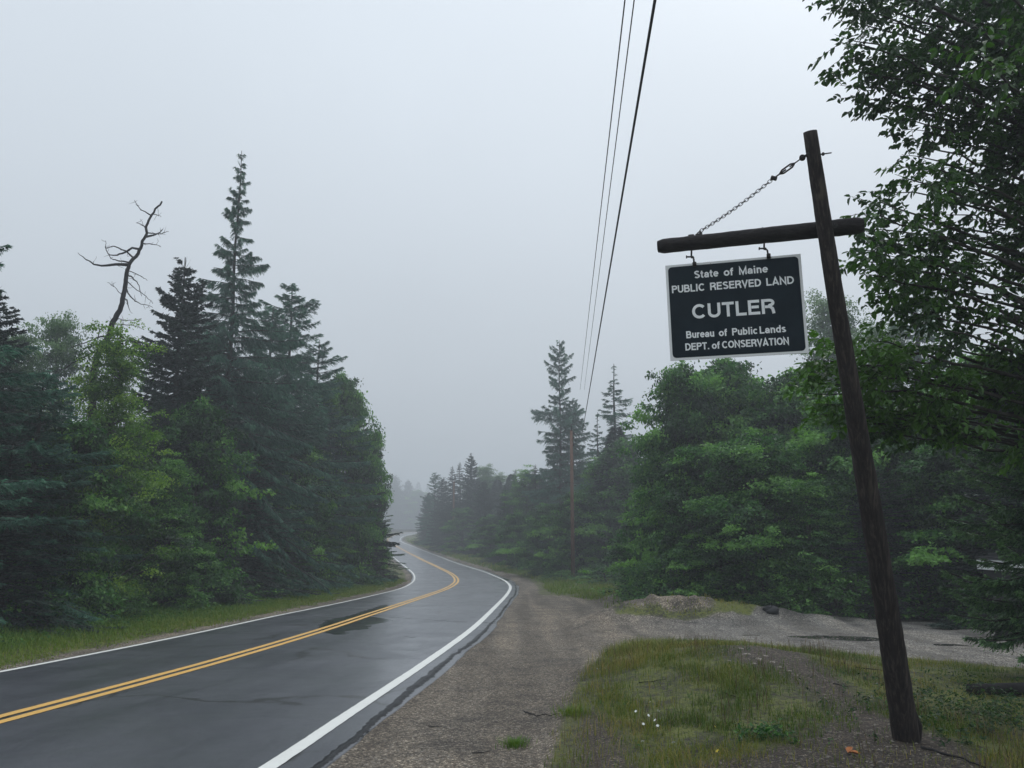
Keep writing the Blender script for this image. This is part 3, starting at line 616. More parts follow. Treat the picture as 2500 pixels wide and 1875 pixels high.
ARC['mapleB'] = broadleaf('maple', 32, 7.0, 2.3, M_MAP, boughs=46, cpb=9, per=58, lobes=4, leaf=.135)
coneP = lambda t: np.interp(t, [0, .15, .35, .6, .8, 1], [.9, 1.05, 1.0, .72, .42, .10])
ARC['birchY'] = broadleaf('birch', 33, 7.5, 1.9, M_YEL, boughs=64, cpb=9, per=75, leaf=.075, prof=coneP, flat=.7, bsz=.42)
ARC['birchP'] = broadleaf('birch', 34, 10, 2.7, M_PAL, boughs=60, cpb=8, per=60, leaf=.095, flat=.6)
ARC['birchG'] = broadleaf('birch', 35, 8, 2.0, M_MAP, boughs=56, cpb=9, per=62, leaf=.092, prof=coneP, flat=.6)
ARC['bushA'] = broadleaf('bush', 41, 1.5, 1.1, M_BUSH, boughs=26, cpb=6, per=42, leaf=.07, flat=.5, csz=.16)
ARC['bushB'] = broadleaf('bush', 42, 1.2, .9, M_MAP, boughs=22, cpb=6, per=42, leaf=.075, flat=.5, csz=.16)

NAMES = dict(spruce='spruce_tree', larch='larch_tree', maple='maple_tree', birch='birch_tree', bush='bush')
rs = random.Random(5)
def tree(arc, u, v, Y, rad, label, group=None, ub=None, cat=None, tints=None):
    A = ARC[arc]
    if u < 830 and Y < 60:
        bush = arc.startswith('bush'); Y0 = Y
        while True:
            x, y = P(u, v, Y)[:2]; cx = float(np.interp(y, CLs[:800, 1], CLs[:800, 0]))
            if cx - x > (5.9 if bush else float(np.interp(Y0, [40, 50], [6.1, 5.0]))) + rad*(.7 if bush else .62): break
            Y += .25
        rad *= Y/Y0
    top = P(u, v, Y); z = float(ground_z(top[0], Y)) - .06
    H = top[2] - z; nm = NAMES[arc.rstrip('ABCDYPG')]
    root = empty(nm, (top[0], Y, z), rs.random()*6.28, label=label, cat=cat or nm.replace('_', ' '), group=group)
    root.scale = (rad/A['R'], rad/A['R'], H/A['H'])
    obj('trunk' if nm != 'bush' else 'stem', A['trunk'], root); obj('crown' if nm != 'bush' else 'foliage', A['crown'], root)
    return root

GL = 'trees of the wood on the left of the road'; GR = 'trees of the wood on the right of the road'; GF_ = 'trees along the right roadside far down the road'
GG = 'grey trees in the fog at the road end'
# ---- left wood
for a in [
 ('larchB', -95, 460, 18, 2.7, 'blue-green larch at the left picture edge with spiky branches'),
 ('spruceA', -10, 610, 25, 2.6, 'dark spruce top just behind the leftmost larch'),
 ('larchB', 95, 800, 19.5, 2.2, 'blue-green feathery larch left of the yellow-green birch'),
 ('birchP', 135, 672, 37, 2.6, 'pale thin birch behind, left of the dead snag'),
 ('birchP', 45, 705, 33, 2.2, 'pale leafy birch behind between the dark spruce and the snag'),
 ('birchY', 258, 705, 24, 2.1, 'bright yellow-green birch below the dead snag'),
 ('mapleB', 170, 900, 19.5, 1.5, 'maple with light leaves low beside the left larch'),
 ('mapleB', 430, 858, 25, 1.9, 'maple with reddish-tipped light leaves under the dark spruce'),
 ('birchG', 375, 985, 22.3, 1.1, 'slender light green birch at the front of the left wood'),
 ('spruceA', 400, 555, 31, 3.0, 'dense dark spruce between the snag and the tallest larch'),
 ('larchA', 522, 325, 36, 3.0, 'tallest larch with narrow drooping top against the sky'),
 ('larchB', 632, 612, 40, 3.7, 'larch with a bent wispy top right of the tallest larch'),
 ('larchB', 560, 800, 33, 2.2, 'blue-green larch in front of the tallest larch'),
 ('larchB', 480, 720, 38, 3.2, 'blue-green larch filling the gap between the dark spruce and the tallest larch'),
 ('larchB', 590, 665, 42, 3.6, 'bluish larch just right of and behind the tallest larch'),
 ('larchB', 690, 735, 43, 3.5, 'grey-green larch on the right shoulder of the left wood'),
 ('mapleA', 735, 805, 45, 2.6, 'maple under the right shoulder of the left wood'),
 ('mapleB', 640, 950, 34, 2.0, 'dark green maple in the middle of the left wood'),
 ('spruceB', 540, 935, 28, 1.7, 'dark spruce in the shade behind the light maple'),
 ('birchG', 690, 1035, 36, 1.3, 'light green sapling near the verge in the left wood'),
 ('spruceA', 770, 872, 50, 2.5, 'dark spruce near the right end of the left wood'),
 ('mapleB', 808, 925, 54, 1.4, 'leafy maple sticking out at the right end of the left wood'),
 ('spruceC', 802, 1010, 53.5, 2.0, 'spruce reaching over the bend at the right end of the left wood'),
 ('mapleB', 700, 1130, 37, 1.6, 'low leafy tree at the verge before the bend'),
 ('spruceB', 610, 1080, 31, 1.5, 'small dark spruce at the verge in the left wood'),
 ('mapleB', 345, 1090, 19.8, 1.3, 'young dark green maple at the front left'),
 ('spruceB', 30, 960, 17, 1.5, 'young spruce low at the left picture edge'),
 ('spruceB', 470, 1090, 25.5, 1.4, 'small dark spruce behind the slender light birch'),
]: tree(*a, GL)
for a in [
 ('bushB', 60, 1250, 17.2, 1.3, 'dark leafy bush at the foot of the left larch'),
 ('bushA', 250, 1270, 18.6, 1.0, 'bush with bright leaves at the grass edge below the birch'),
 ('bushB', 360, 1225, 21.5, 1.3, 'rounded bush at the grass edge right of the bright-leaved one'),
 ('bushB', 490, 1235, 25, 1.2, 'low bush at the grass edge below the small spruce'),
 ('bushB', 590, 1215, 29.5, 1.3, 'low bush on the verge mid-way along the left wood'),
 ('bushB', 700, 1205, 36.5, 1.3, 'low bush on the verge before the bend'),
 ('bushB', 150, 1215, 17.8, 1.1, 'dark bush between the left larch and the bright-leaved bush'),
 ('bushA', 775, 1190, 45, 1.3, 'low bush on the verge close to the bend'),
]: tree(*a, 'bushes along the left verge', cat='bush')
# ---- right wood, near to far
for a in [
 ('mapleA', 1478, 782, 32, 2.45, 'broad maple with ragged left edge below the sign'),
 ('mapleA', 1560, 772, 33, 3.1, 'broad maple directly below the hanging sign'),
 ('mapleA', 1700, 800, 31, 2.9, 'maple right of and below the hanging sign'),
 ('mapleA', 1625, 930, 26.5, 2.4, 'dark maple in front of the broad ones at the gravel heap'),
 ('mapleB', 1485, 960, 28, 1.9, 'bushy green tree left of the gravel heap'),
 ('mapleB', 1350, 945, 61, 3.9, 'light green tree right of the wooden utility pole'),
 ('birchG', 1290, 995, 64, 3.0, 'green tree just behind the utility pole'),
 ('birchP', 1790, 632, 50, 4.2, 'tall pale tree rising behind between sign and post'),
 ('birchP', 1905, 690, 47, 3.6, 'tall pale tree behind the sign post'),
 ('larchC', 1965, 525, 46, 4.2, 'pale layered conifer seen through the near beech branches'),
 ('mapleA', 1840, 850, 27, 2.6, 'dark maple behind the upper half of the sign post'),
 ('birchG', 1740, 1030, 24.8, 1.7, 'layered pale green young tree left of the sign post'),
 ('mapleB', 1555, 1130, 25.6, 1.5, 'leafy sapling at the edge of the gravel heap'),
 ('mapleA', 1990, 840, 27, 2.9, 'dark tree right of the sign post at mid height'),
 ('mapleA', 2120, 760, 26, 2.9, 'dark tree behind the near beech at the right'),
 ('mapleB', 2050, 930, 23.8, 2.2, 'dark leafy tree in the shade right of the sign post'),
 ('spruceA', 2210, 800, 22, 3.0, 'dark spruce behind at the right picture edge'),
 ('spruceB', 1890, 1010, 24.3, 1.8, 'small dark spruce directly behind the sign post'),
 ('spruceD', 2262, 770, 12.2, 1.62, 'near spruce with light green tips reaching in at the right edge'),
 ('larchB', 1208, 735, 78, 3.5, 'tall dark larch left of the utility pole'),
 ('larchB', 1237, 860, 80, 3.3, 'second tall larch crowding the utility pole top'),
 ('larchC', 1325, 786, 68, 4.2, 'thin see-through larch right of the cables'),
 ('larchC', 1290, 890, 70, 2.6, 'wispy grey larch between the cables and the thin larch'),
]: tree(*a, GR)
for a in [
 ('bushA', 1800, 1225, 23.6, 1.35, 'bright green bush beside the gravel lane left of the post'),
 ('bushA', 1705, 1255, 23.8, 1.0, 'lower bright bush left of the bright green one'),
 ('bushA', 1215, 1232, 56, 1.4, 'bright bush at the foot of the utility pole'),
 ('bushB', 1310, 1225, 52, 2.2, 'low leafy bush right of the utility pole foot'),
 ('mapleB', 1400, 1090, 36, 2.3, 'low broad bush left of the gravel heap'),
 ('bushB', 1400, 1225, 33, 1.7, 'dark bush behind the gravel heap on its left'),
 ('bushB', 1470, 1190, 27, 1.5, 'tall dark bush behind the gravel heap'),
 ('bushB', 1650, 1200, 25, 1.5, 'dark bush behind the gravel heap on its right'),
 ('bushB', 1990, 1240, 23.6, 1.5, 'dark bush in the shade just right of the post'),
 ('bushB', 2110, 1260, 22.5, 1.4, 'dark low bush under the near spruce'),
]: tree(*a, 'bushes along the right edge of the gravel', cat='bush')
# ---- right roadside going away
for a in [
 ('mapleB', 1245, 1060, 60, 2.6, 'green tree left of the utility pole foot'),
 ('mapleB', 1185, 1085, 66, 2.8, 'green tree below the tall larch'),
 ('birchG', 1136, 1010, 88, 3.2, 'round-topped green tree left of the tall larch'),
 ('spruceB', 1157, 1003, 84, 2.2, 'narrow dark spruce touching the tall larch'),
 ('spruceB', 1114, 1014, 96, 2.4, 'narrow spruce left of the round-topped green tree'),
 ('spruceB', 1090, 1046, 90, 2.3, 'short dark spruce tip in the gap of the roadside trees'),
 ('mapleB', 1120, 1105, 76, 2.6, 'low green tree on the roadside right of the bend'),
 ('birchP', 1076, 1022, 128, 4.2, 'pale tree behind the short dark spruce tip'),
 ('birchP', 1047, 1003, 135, 4.4, 'pale yellowish round tree behind the roadside spruces'),
 ('spruceA', 1046, 1036, 112, 3.0, 'spruce in the middle of the far roadside trees'),
 ('spruceA', 1018, 978, 128, 3.2, 'tallest spruce of the far roadside trees'),
 ('spruceB', 994, 998, 136, 3.2, 'hazy spruce second left of the tallest far one'),
 ('spruceB', 978, 1006, 132, 2.8, 'slim spruce left of the tallest far one'),
 ('spruceA', 958, 1030, 148, 3.2, 'hazy spruce near the left end of the far trees'),
 ('larchB', 940, 1020, 160, 3.4, 'grey larch at the left end of the far roadside trees'),
 ('spruceA', 926, 1062, 176, 3.2, 'leftmost foggy spruce over the far curve'),
 ('mapleB', 1060, 1110, 98, 3.0, 'low green tree at the far verge'),
 ('mapleB', 1000, 1095, 122, 3.4, 'low hazy tree on the far verge'),
 ('spruceA', 970, 1085, 140, 3.2, 'low hazy spruce on the far verge'),
 ('spruceA', 938, 1090, 182, 3.6, 'low foggy spruce by the far curve'),
]: tree(*a, GF_)
for a in [
 ('spruceA', 855, 1025, 455, 9.4, 'faint grey spruce in fog beside the left wood'),
 ('spruceA', 882, 1035, 468, 8.8, 'faint grey spruce in fog over the middle of the far curve'),
 ('mapleA', 905, 1058, 460, 10, 'faint grey round tree in fog right of the faint spruces'),
 ('mapleA', 835, 1045, 480, 10.5, 'faint grey round tree in fog left of the faint spruces'),
]: tree(*a, GG)

# ---- backing wood: one mass that cannot be counted
def woods(name, pts, seed, label, mleaf):
    rg = np.random.default_rng(seed); mb = MB()
    for (x, y, H, R) in pts:
        z0 = float(ground_z(x, y)); n = 5200; t_ = rg.random(n)**.8; a = rg.random(n)*6.28
        r = R*(1-t_)**.7*np.sqrt(rg.random(n))*1.05 + .1; C = np.stack([x+r*np.cos(a), y+r*np.sin(a), z0 + t_*H - .15*r], 1)
        o = unit(np.stack([np.cos(a), np.sin(a), -.3+0*a], 1) + rg.normal(size=(n, 3))*.3)
        mb.add(*leaves(C, o, np.array([[0, 0, 1.]]).repeat(n, 0) + rg.normal(size=(n, 3))*.3, .30*(.6+.8*rg.random(n)), .15*(.6+.8*rg.random(n)), np.clip(.3+.2*rg.normal(size=n), 0, 1)))
        mb.tube([(x, y, z0-.1), (x, y, z0+H*.9)], [.14, .03], 6)
    obj(name, mb.mesh(name, mleaf), label=label, cat='woods', kind='stuff')
rg0 = np.random.default_rng(77); pl = []
for y in np.arange(20, 64, 3.0):
    for k in range(3):
        x = -8.8 - .10*(58-y)*.4 - 6.0 - k*3.6 + rg0.normal()*.7
        v_lim = np.interp((x/y)*1805+1106, [-600, 0, 150, 300, 420, 520, 600, 700, 800, 850], [700, 740, 800, 800, 700, 640, 700, 800, 950, 1080])
        Hh = (CAMH + float(ray(0, v_lim)[1])*y) - float(g(y))
        pl.append((x, y, max(3.0, min(Hh*.72, 12)), 2.0))
woods('dark_woods', pl, 3, 'dark interior of the wood left of the road', M_SPR)
pr = []
for y0, n in ((37, 10), (40, 10), (44, 11)):
    for k in range(n):
        u = 1440 + (2500-1440)*k/(n-1) + rg0.normal()*15; x = (u-1106)/1805*y0; v_lim = np.interp(u, [1440, 1700, 1900, 2200], [940, 900, 880, 820])
        pr.append((x, y0 + rg0.normal()*.5, (CAMH + float(ray(0, v_lim)[1])*y0) - float(g(y0)), 2.0))
for y in np.arange(62, 215, 9.0):
    x = float(np.interp(y, CLs[:800, 1], CLs[:800, 0])) + 13.5 + rg0.normal(); pr.append((x, y, 9.0 + rg0.random()*2, 3.0)); pr.append((x+6, y+3, 10 + rg0.random()*2, 3.2))
woods('dark_woods', pr, 4, 'dark interior of the wood right of the road', M_SPR)
pf = [(x, 488 + rg0.random()*22, 24 + rg0.random()*5, 8.0) for x in np.arange(-140, 50, 6.0)]
woods('distant_woods', pf, 6, 'grey wood fading into the fog beyond the road', M_SPR)

# ------------------------------------------------------------------ dead snag
def snag():
    Y = 29.0; root = empty('dead_tree', P(190, 1240, Y), label='bare dead leaning snag standing above the left wood', cat='dead tree')
    base = P(190, 1240, Y); base[2] = float(ground_z(base[0], Y)); root.location = base
    def L(pts, r0, r1, mb, seg=6):
        w = np.array([P(a, b, Y + (c if len(r) else 0)) for (a, b, *r) in pts for c in [r[0] if r else 0]]) - base
        w, _ = resample(catmull(w, 6), .12); rg = np.random.default_rng(len(pts)*7+int(pts[0][0])); w[1:-1] += rg.normal(size=w[1:-1].shape)*.012 + np.cumsum(rg.normal(size=w[1:-1].shape), 0)*.006*(len(w) < 40)
        mb.tube(w, np.linspace(r0, r1, len(w)), seg)
    t_ = MB(); L([(190, 1240), (196, 950), (206, 790), (220, 753), (238, 721), (244, 697), (258, 673), (266, 641), (272, 613), (274, 585), (284, 565), (300, 545), (308, 521), (318, 505), (316, 489), (330, 461), (350, 435)], .215, .030, t_, 9)
    obj('trunk', t_.mesh('snag_trunk', M_SNAG, True), root)
    br = [([(277, 572), (258, 570), (232, 574), (205, 571), (185, 558), (168, 546)], .05), ([(300, 538), (285, 536), (262, 548), (240, 552, .3), (228, 540), (228, 520)], .034),
          ([(288, 558), (272, 545), (250, 533, -.3), (232, 536), (228, 528)], .026), ([(282, 568), (262, 565), (240, 560, .4), (234, 550)], .024),
          ([(318, 512), (335, 506), (345, 500), (352, 495)], .036), ([(322, 503), (345, 505, .4), (364, 500)], .018), ([(314, 525), (330, 528, -.3), (347, 532)], .018),
          ([(316, 496), (308, 486), (294, 481)], .018), ([(320, 466), (308, 455), (292, 440), (290, 432)], .02), ([(326, 462), (338, 464, .3), (346, 466)], .014),
          ([(272, 592), (288, 600, .5), (300, 618), (306, 640)], .024), ([(276, 585), (296, 592, .4), (318, 606)], .014), ([(270, 620), (282, 640, .3), (300, 655), (330, 664)], .022),
          ([(266, 640), (274, 652, -.2), (281, 672)], .024), ([(262, 640), (248, 622, .4), (232, 610)], .012), ([(252, 690), (240, 700), (232, 712)], .022),
          ([(246, 706), (225, 706, .4), (214, 716), (210, 740), (214, 780)], .026), ([(240, 727), (218, 727), (195, 735), (152, 752)], .03), ([(215, 760), (190, 768, .3), (150, 790), (120, 805)], .03),
          ([(246, 730), (270, 735, .3), (300, 740), (306, 745)], .024), ([(258, 700), (285, 704, .5), (310, 712)], .012), ([(262, 690), (290, 692, -.4), (305, 688)], .012),
          ([(272, 605), (290, 622), (322, 646), (330, 656)], .014)]
    ty = [435, 461, 489, 505, 521, 545, 565, 585, 613, 641, 673, 697, 721, 753, 790]; tx = [350, 330, 316, 318, 308, 300, 284, 274, 272, 266, 258, 244, 238, 220, 206]
    for pts, r in br:
        pts = [(float(np.interp(pts[0][1], ty, tx)), pts[0][1])] + list(pts[1:])
        b = MB(); L(pts, r*1.35, .008, b, 5)
        rq = np.random.default_rng(int(pts[-1][0]*3+pts[-1][1]))
        for _ in range(5):
            k = rq.integers(1, len(pts)); f = rq.random(); qx = pts[k-1][0]*(1-f)+pts[k][0]*f; qy = pts[k-1][1]*(1-f)+pts[k][1]*f; ln_ = 5 + 15*rq.random()**2; an = rq.random()*6.28
            L([(qx, qy), (qx+ln_*.5*math.cos(an)+rq.normal()*1.5, qy+ln_*.5*math.sin(an), rq.normal()*.1), (qx+ln_*math.cos(an), qy+ln_*math.sin(an)-2, rq.normal()*.2)], .008, .003, b, 4)
        obj('branch', b.mesh('snag_branch', M_SNAG, True), root)
snag()

# ------------------------------------------------------------------ near beech on the right
def beech():
    rg = np.random.default_rng(99); crown = MB(); wood = MB()
    base = np.array([8.4, 10.2, 0.]); base[2] = float(ground_z(base[0], base[1])) - .1
    root = empty('beech_tree', base, label='near beech whose leafy branches hang in from the right edge', cat='beech tree')
    zz = np.linspace(0, 9.5, 14); wood.tube(np.stack([.1*np.sin(zz*.8), .12*np.cos(zz*.6)-.12, zz], 1), .17*(1-zz/12), 10)
    vb = [-120, -50, 0, 100, 150, 190, 215, 245, 300, 370, 405, 428, 470, 560, 600, 660, 700, 720, 745, 780, 860, 900, 930, 960]
    ub = [1780, 1788, 1800, 1800, 1795, 1822, 1865, 1930, 1945, 1945, 1910, 1852, 1852, 1845, 1860, 1895, 1960, 1900, 1790, 1735, 1745, 1775, 1840, 1940]
    tips = []
    for v in np.arange(-110, 700, 26.):
        tips.append((float(np.interp(v, vb, ub)) + rg.normal()*8 + 6, v + rg.normal()*4, 8.4 + rg.normal()*.55))
    for v in np.arange(-90, 720, 27.):
        for k in range(2):
            e = float(np.interp(v, vb, ub)); tips.append((e + 60 + (2330-e)*rg.random(), v + rg.normal()*12, 9.2 + rg.normal()*1.0))
    for v in np.arange(-120, 160, 22.):
        for k in range(2): tips.append((2040 + 300*rg.random(), v + rg.normal()*10, 9.4+rg.normal()*.9))
    for v in (735, 755, 775, 790, 805, 830, 850, 872, 895, 915, 935):
        tips.append((float(np.interp(v, vb, ub)) + rg.normal()*6, v, 9.2 + rg.normal()*.3)); tips.append((float(np.interp(v, vb, ub)) + 90 + rg.random()*140, v + rg.normal()*10, 9.2 + rg.normal()*.5))
        tips.append((2020 + rg.random()*260, v + rg.normal()*14, 9.4 + rg.normal()*.6)); tips.append((2100 + rg.random()*200, v + 20 + rg.normal()*20, 9.6 + rg.normal()*.6))
    LC = []; LD = []; LN = []; LT = []; up = np.array([0, 0, 1.])
    def twig(p, d, L, r, tint):
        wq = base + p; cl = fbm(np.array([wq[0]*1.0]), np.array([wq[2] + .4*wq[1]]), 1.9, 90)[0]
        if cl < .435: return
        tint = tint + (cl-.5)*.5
        n = max(4, int(L/.034)); s = np.linspace(.10, 1, n); dd = unit(d)
        pts = p + np.outer(s*L, dd) + np.outer(-.16*L*s*s, up); wood.tube(np.vstack([p, pts[n//2], pts[-1]]), [r, r*.7, .0012], 3, .3, cap=False)
        side = unit(np.cross(dd, up + rg.normal(size=3)*.25))
        for k in range(n):
            sg = 1 if k % 2 else -1
            LC.append(pts[k]); LD.append(dd*.55 + side*sg*.8 - up*(.35 + .6*rg.random()) + rg.normal(size=3)*.35); LN.append(up + rg.normal(size=3)*.38); LT.append(tint + rg.normal()*.12)
        LC.append(pts[-1]); LD.append(dd - up*.3); LN.append(up + rg.normal(size=3)*.3); LT.append(tint)
    for (u, v, Y) in tips:
        T = P(u, v, Y) - base; hz = np.clip(T[2] - .25 - .16*abs(T[0]), .8, 9.2); st = np.array([0, 0, hz]); L = np.linalg.norm(T-st)
        if L < .5: continue
        mid = st*.42 + T*.58 + np.array([0, rg.normal()*.15, .10*L]); s = np.linspace(0, 1, 16)[:, None]
        C = (1-s)**2*st + 2*s*(1-s)*mid + s*s*T; C[1:-1] += rg.normal(size=(14, 3))*.018
        wood.tube(C, (.004 + .0062*L)*(1-s[:, 0])**.8 + .002, 5, cap=False)
        shade = .35 + .2*rg.normal() + (.42 if v > 700 else 0) + (.1 if v > 450 else 0)  # lit look of the lower branches is put into their leaf tint
        m = int(L/.125); first = .30 if L > 2 else .15
        for k in range(m):
            f = first + (1-first)*(k+.5)/m; q = np.array([np.interp(f, s[:, 0], C[:, j]) for j in range(3)])
            if base[0]+q[0] > 1.6*(base[1]+q[1]) * .62 : continue
            tg = unit(T - st); sd = unit(np.cross(tg, up)); sg = 1 if k % 2 else -1
            d = tg*(.1+.75*rg.random()) + sd*sg*(.45+.5*rg.random()) + up*(rg.normal()*.35 - .05) + rg.normal(size=3)*.25
            Lt = (.20 + .42*rg.random())*(1.15 - .55*f)
            twig(q, d, Lt, .004, np.clip(shade + rg.normal()*.08, .05, .9))
            if Lt > .34: twig(q + unit(d)*Lt*.45, d + sd*(-sg)*.7, Lt*.5, .003, shade)
        twig(C[-2], T-C[-3], .22, .003, shade)
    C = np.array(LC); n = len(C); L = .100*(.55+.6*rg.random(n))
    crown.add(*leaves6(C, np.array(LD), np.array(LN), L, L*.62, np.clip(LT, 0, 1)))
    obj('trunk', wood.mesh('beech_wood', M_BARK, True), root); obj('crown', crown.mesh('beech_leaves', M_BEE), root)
beech()

# ------------------------------------------------------------------ sign post, beam, chain, hanging sign
def frame3(x, y):
    x = unit(np.asarray(x, float)); n = unit(np.cross(x, y)); return x, unit(np.cross(n, x)), n
BL_ = P(1421, 533, 7.95); b_ray = ray(1866, 486); Yr = (BL_[2] - CAMH)/float(b_ray[1]); BR_ = P(1866, 486, Yr)
PB = hit(1957, 1600); PT = P(1752, 285, 7.15)
def signpost():
    rg = np.random.default_rng(8); root = empty('sign_post', PB, label='dark leaning log post with a crossbeam carrying the sign', cat='sign post')
    m = MB(); n = 70; s = np.linspace(-.03, 1, n)[:, None]; C = PB + (PT-PB)*s
    C[:, 0] += .012*np.sin(s[:, 0]*5+.4); rad = np.interp(s[:, 0], [-.03, 0, .3, .62, 1], [.122, .118, .100, .080, .062])
    C = C - PB
    for k in range(0, n, 1): pass
    m.tube(C, rad, 20, .5, jit=.05, rng=rg)
    obj('post', m.mesh('log_post', M_POST, True), root)
    m = MB(); s = np.linspace(0, 1, 36)[:, None]; ctr = BL_ + (BR_-BL_)*s; ctr = ctr*1.0
    rd = np.interp(s[:, 0], [0, .008, .02, .98, .99, 1], [.056, .067, .071, .080, .078, .062]); m.tube(ctr - PB, rd, 16, .5, jit=.06, rng=rg)
    o = obj('crossbeam', m.mesh('log_crossbeam', M_BEAM, True), root)
    jx = P(1803, 487, 6.9); m = MB(); yj = float(np.interp(487, [285, 1600], [PT[1], PB[1]])) - .098; jx = P(1803, 487, yj)
    m.tube([jx-PB, jx-PB-[0, .012, 0]], .026, 10); m.tube([jx-PB-[0, .012, 0], jx-PB-[0, .03, 0]], .012, 6); obj('bolt', m.mesh('joint_bolt', M_IRON), root)
    # splinter at the foot, thin bolts
    m = MB(); a = np.array([.10, .03, -.02]); m.tube([a, a+[.05, .02, .14], a+[.03, .01, .26]], [.045, .03, .008], 6, jit=.3, rng=rg); obj('splinter', m.mesh('foot_splinter', M_POST, True), root)
    m = MB(); Yp = float(np.interp(335, [285, 1600], [PT[1], PB[1]])); q0 = P(1735, 339, Yp-.01); q1 = P(1796, 330, Yp); m.tube([q0-PB, q1-PB], .006, 6)
    m.tube([P(1776, 333, Yp)-PB, P(1780, 332.5, Yp)-PB], .016, 6); obj('bolt', m.mesh('long_bolt', M_IRON), root)
    return root
M_BEAM = bark_mat('crossbeam_log', (.008, .007, .008), (.030, .025, .024), 26, .85)
M_BEAM.node_tree.nodes['Mapping'].inputs['Scale'].default_value = (.12, 1, 1)
signpost()

def chain():
    rg = np.random.default_rng(3); xb = unit(BR_ - BL_)
    A = P(1507, 503, 7.86); Yp = float(np.interp(338, [285, 1600], [PT[1], PB[1]])); B = P(1737, 338, Yp - .03)
    root = empty('support_chain', A, label='iron chain with turnbuckle holding up the crossbeam', cat='chain')
    D = B - A; d = unit(D); pt = lambda f: D*f
    def at_(u): return (u-1507)/(1737-1507)
    fT0, fT1 = at_(1684), at_(1721); fK = at_(1676)
    # drape over the beam
    n = 27; Ltot = np.linalg.norm(D)*fK; step = Ltot/n; a0, nrm0 = unit(np.cross(d, [0, 1, 0])), None
    e1 = unit(np.cross(d, [0, 1., 0])); e2 = unit(np.cross(d, e1))
    th = np.linspace(0, 2*math.pi, 14, endpoint=False); lr, lw = step*.78, step*.46
    m = MB(); m.tube(np.stack([np.cos(th)*lr, np.sin(th)*lw*(1+0*th), 0*th], 1), step*.10, 6, closed=True); lme = m.mesh('chain_link', M_IRON, True)
    from mathutils import Matrix, Vector
    for k in range(n):
        f = (k+.5)/n*fK; c = pt(f) - np.array([0, 0, .022*math.sin(f/fK*math.pi)])
        a, b = (e1, e2) if k % 2 else (e2, e1)
        b = np.cross(d, a); o = obj('link', lme, root); M = Matrix([[d[0], a[0], b[0], c[0]], [d[1], a[1], b[1], c[1]], [d[2], a[2], b[2], c[2]], [0, 0, 0, 1]]); o.matrix_local = M
    m = MB(); m.tube([pt(fK) - d*.02 + e1*.02, pt(fK)+d*.012 - e1*.02], .021, 8); obj('shackle', m.mesh('shackle', M_IRON, True), root)
    m = MB(); w = .017
    for sg in (-1, 1): m.tube([pt(fT0)+d*.02, pt(fT0)+d*.05+e1*w*sg, pt(fT1)-d*.05+e1*w*sg, pt(fT1)-d*.02], [.010, .008, .008, .010], 6)
    m.tube([pt(fK), pt(fT0)+d*.085], .007, 6); m.tube([pt(fT1)-d*.07, pt(.985)], .006, 6)
    obj('turnbuckle', m.mesh('turnbuckle', M_IRON, True), root)
    m = MB(); c = pt(.985); m.tube([c + d*.022*math.cos(x)+e1*.022*math.sin(x) for x in th], .008, 6, closed=True); m.tube([c+d*.02, c+d*.07], .008, 6)
    m.tube([c-e2*.02, c+e2*.02], .016, 8); obj('eye_bolt', m.mesh('eye_bolt', M_IRON, True), root)
    m = MB()
    for k in range(5):
        c = np.array([-.10+k*.035, .01*(-1)**k, -.028+.008*(k % 2)]) ; c = c[0]*xb + np.array([0, c[1], c[2]]); m.tube([c + xb*.026*math.cos(x) + np.array([0, .6, .5])*.014*math.sin(x) for x in th], .0065, 5, closed=True)
    m.tube([np.array([0, 0, .004])+xb*.03, np.array([0, 0, -.05])+xb*.03], .016, 8); obj('staple', m.mesh('chain_end', M_IRON, True), root)
chain()

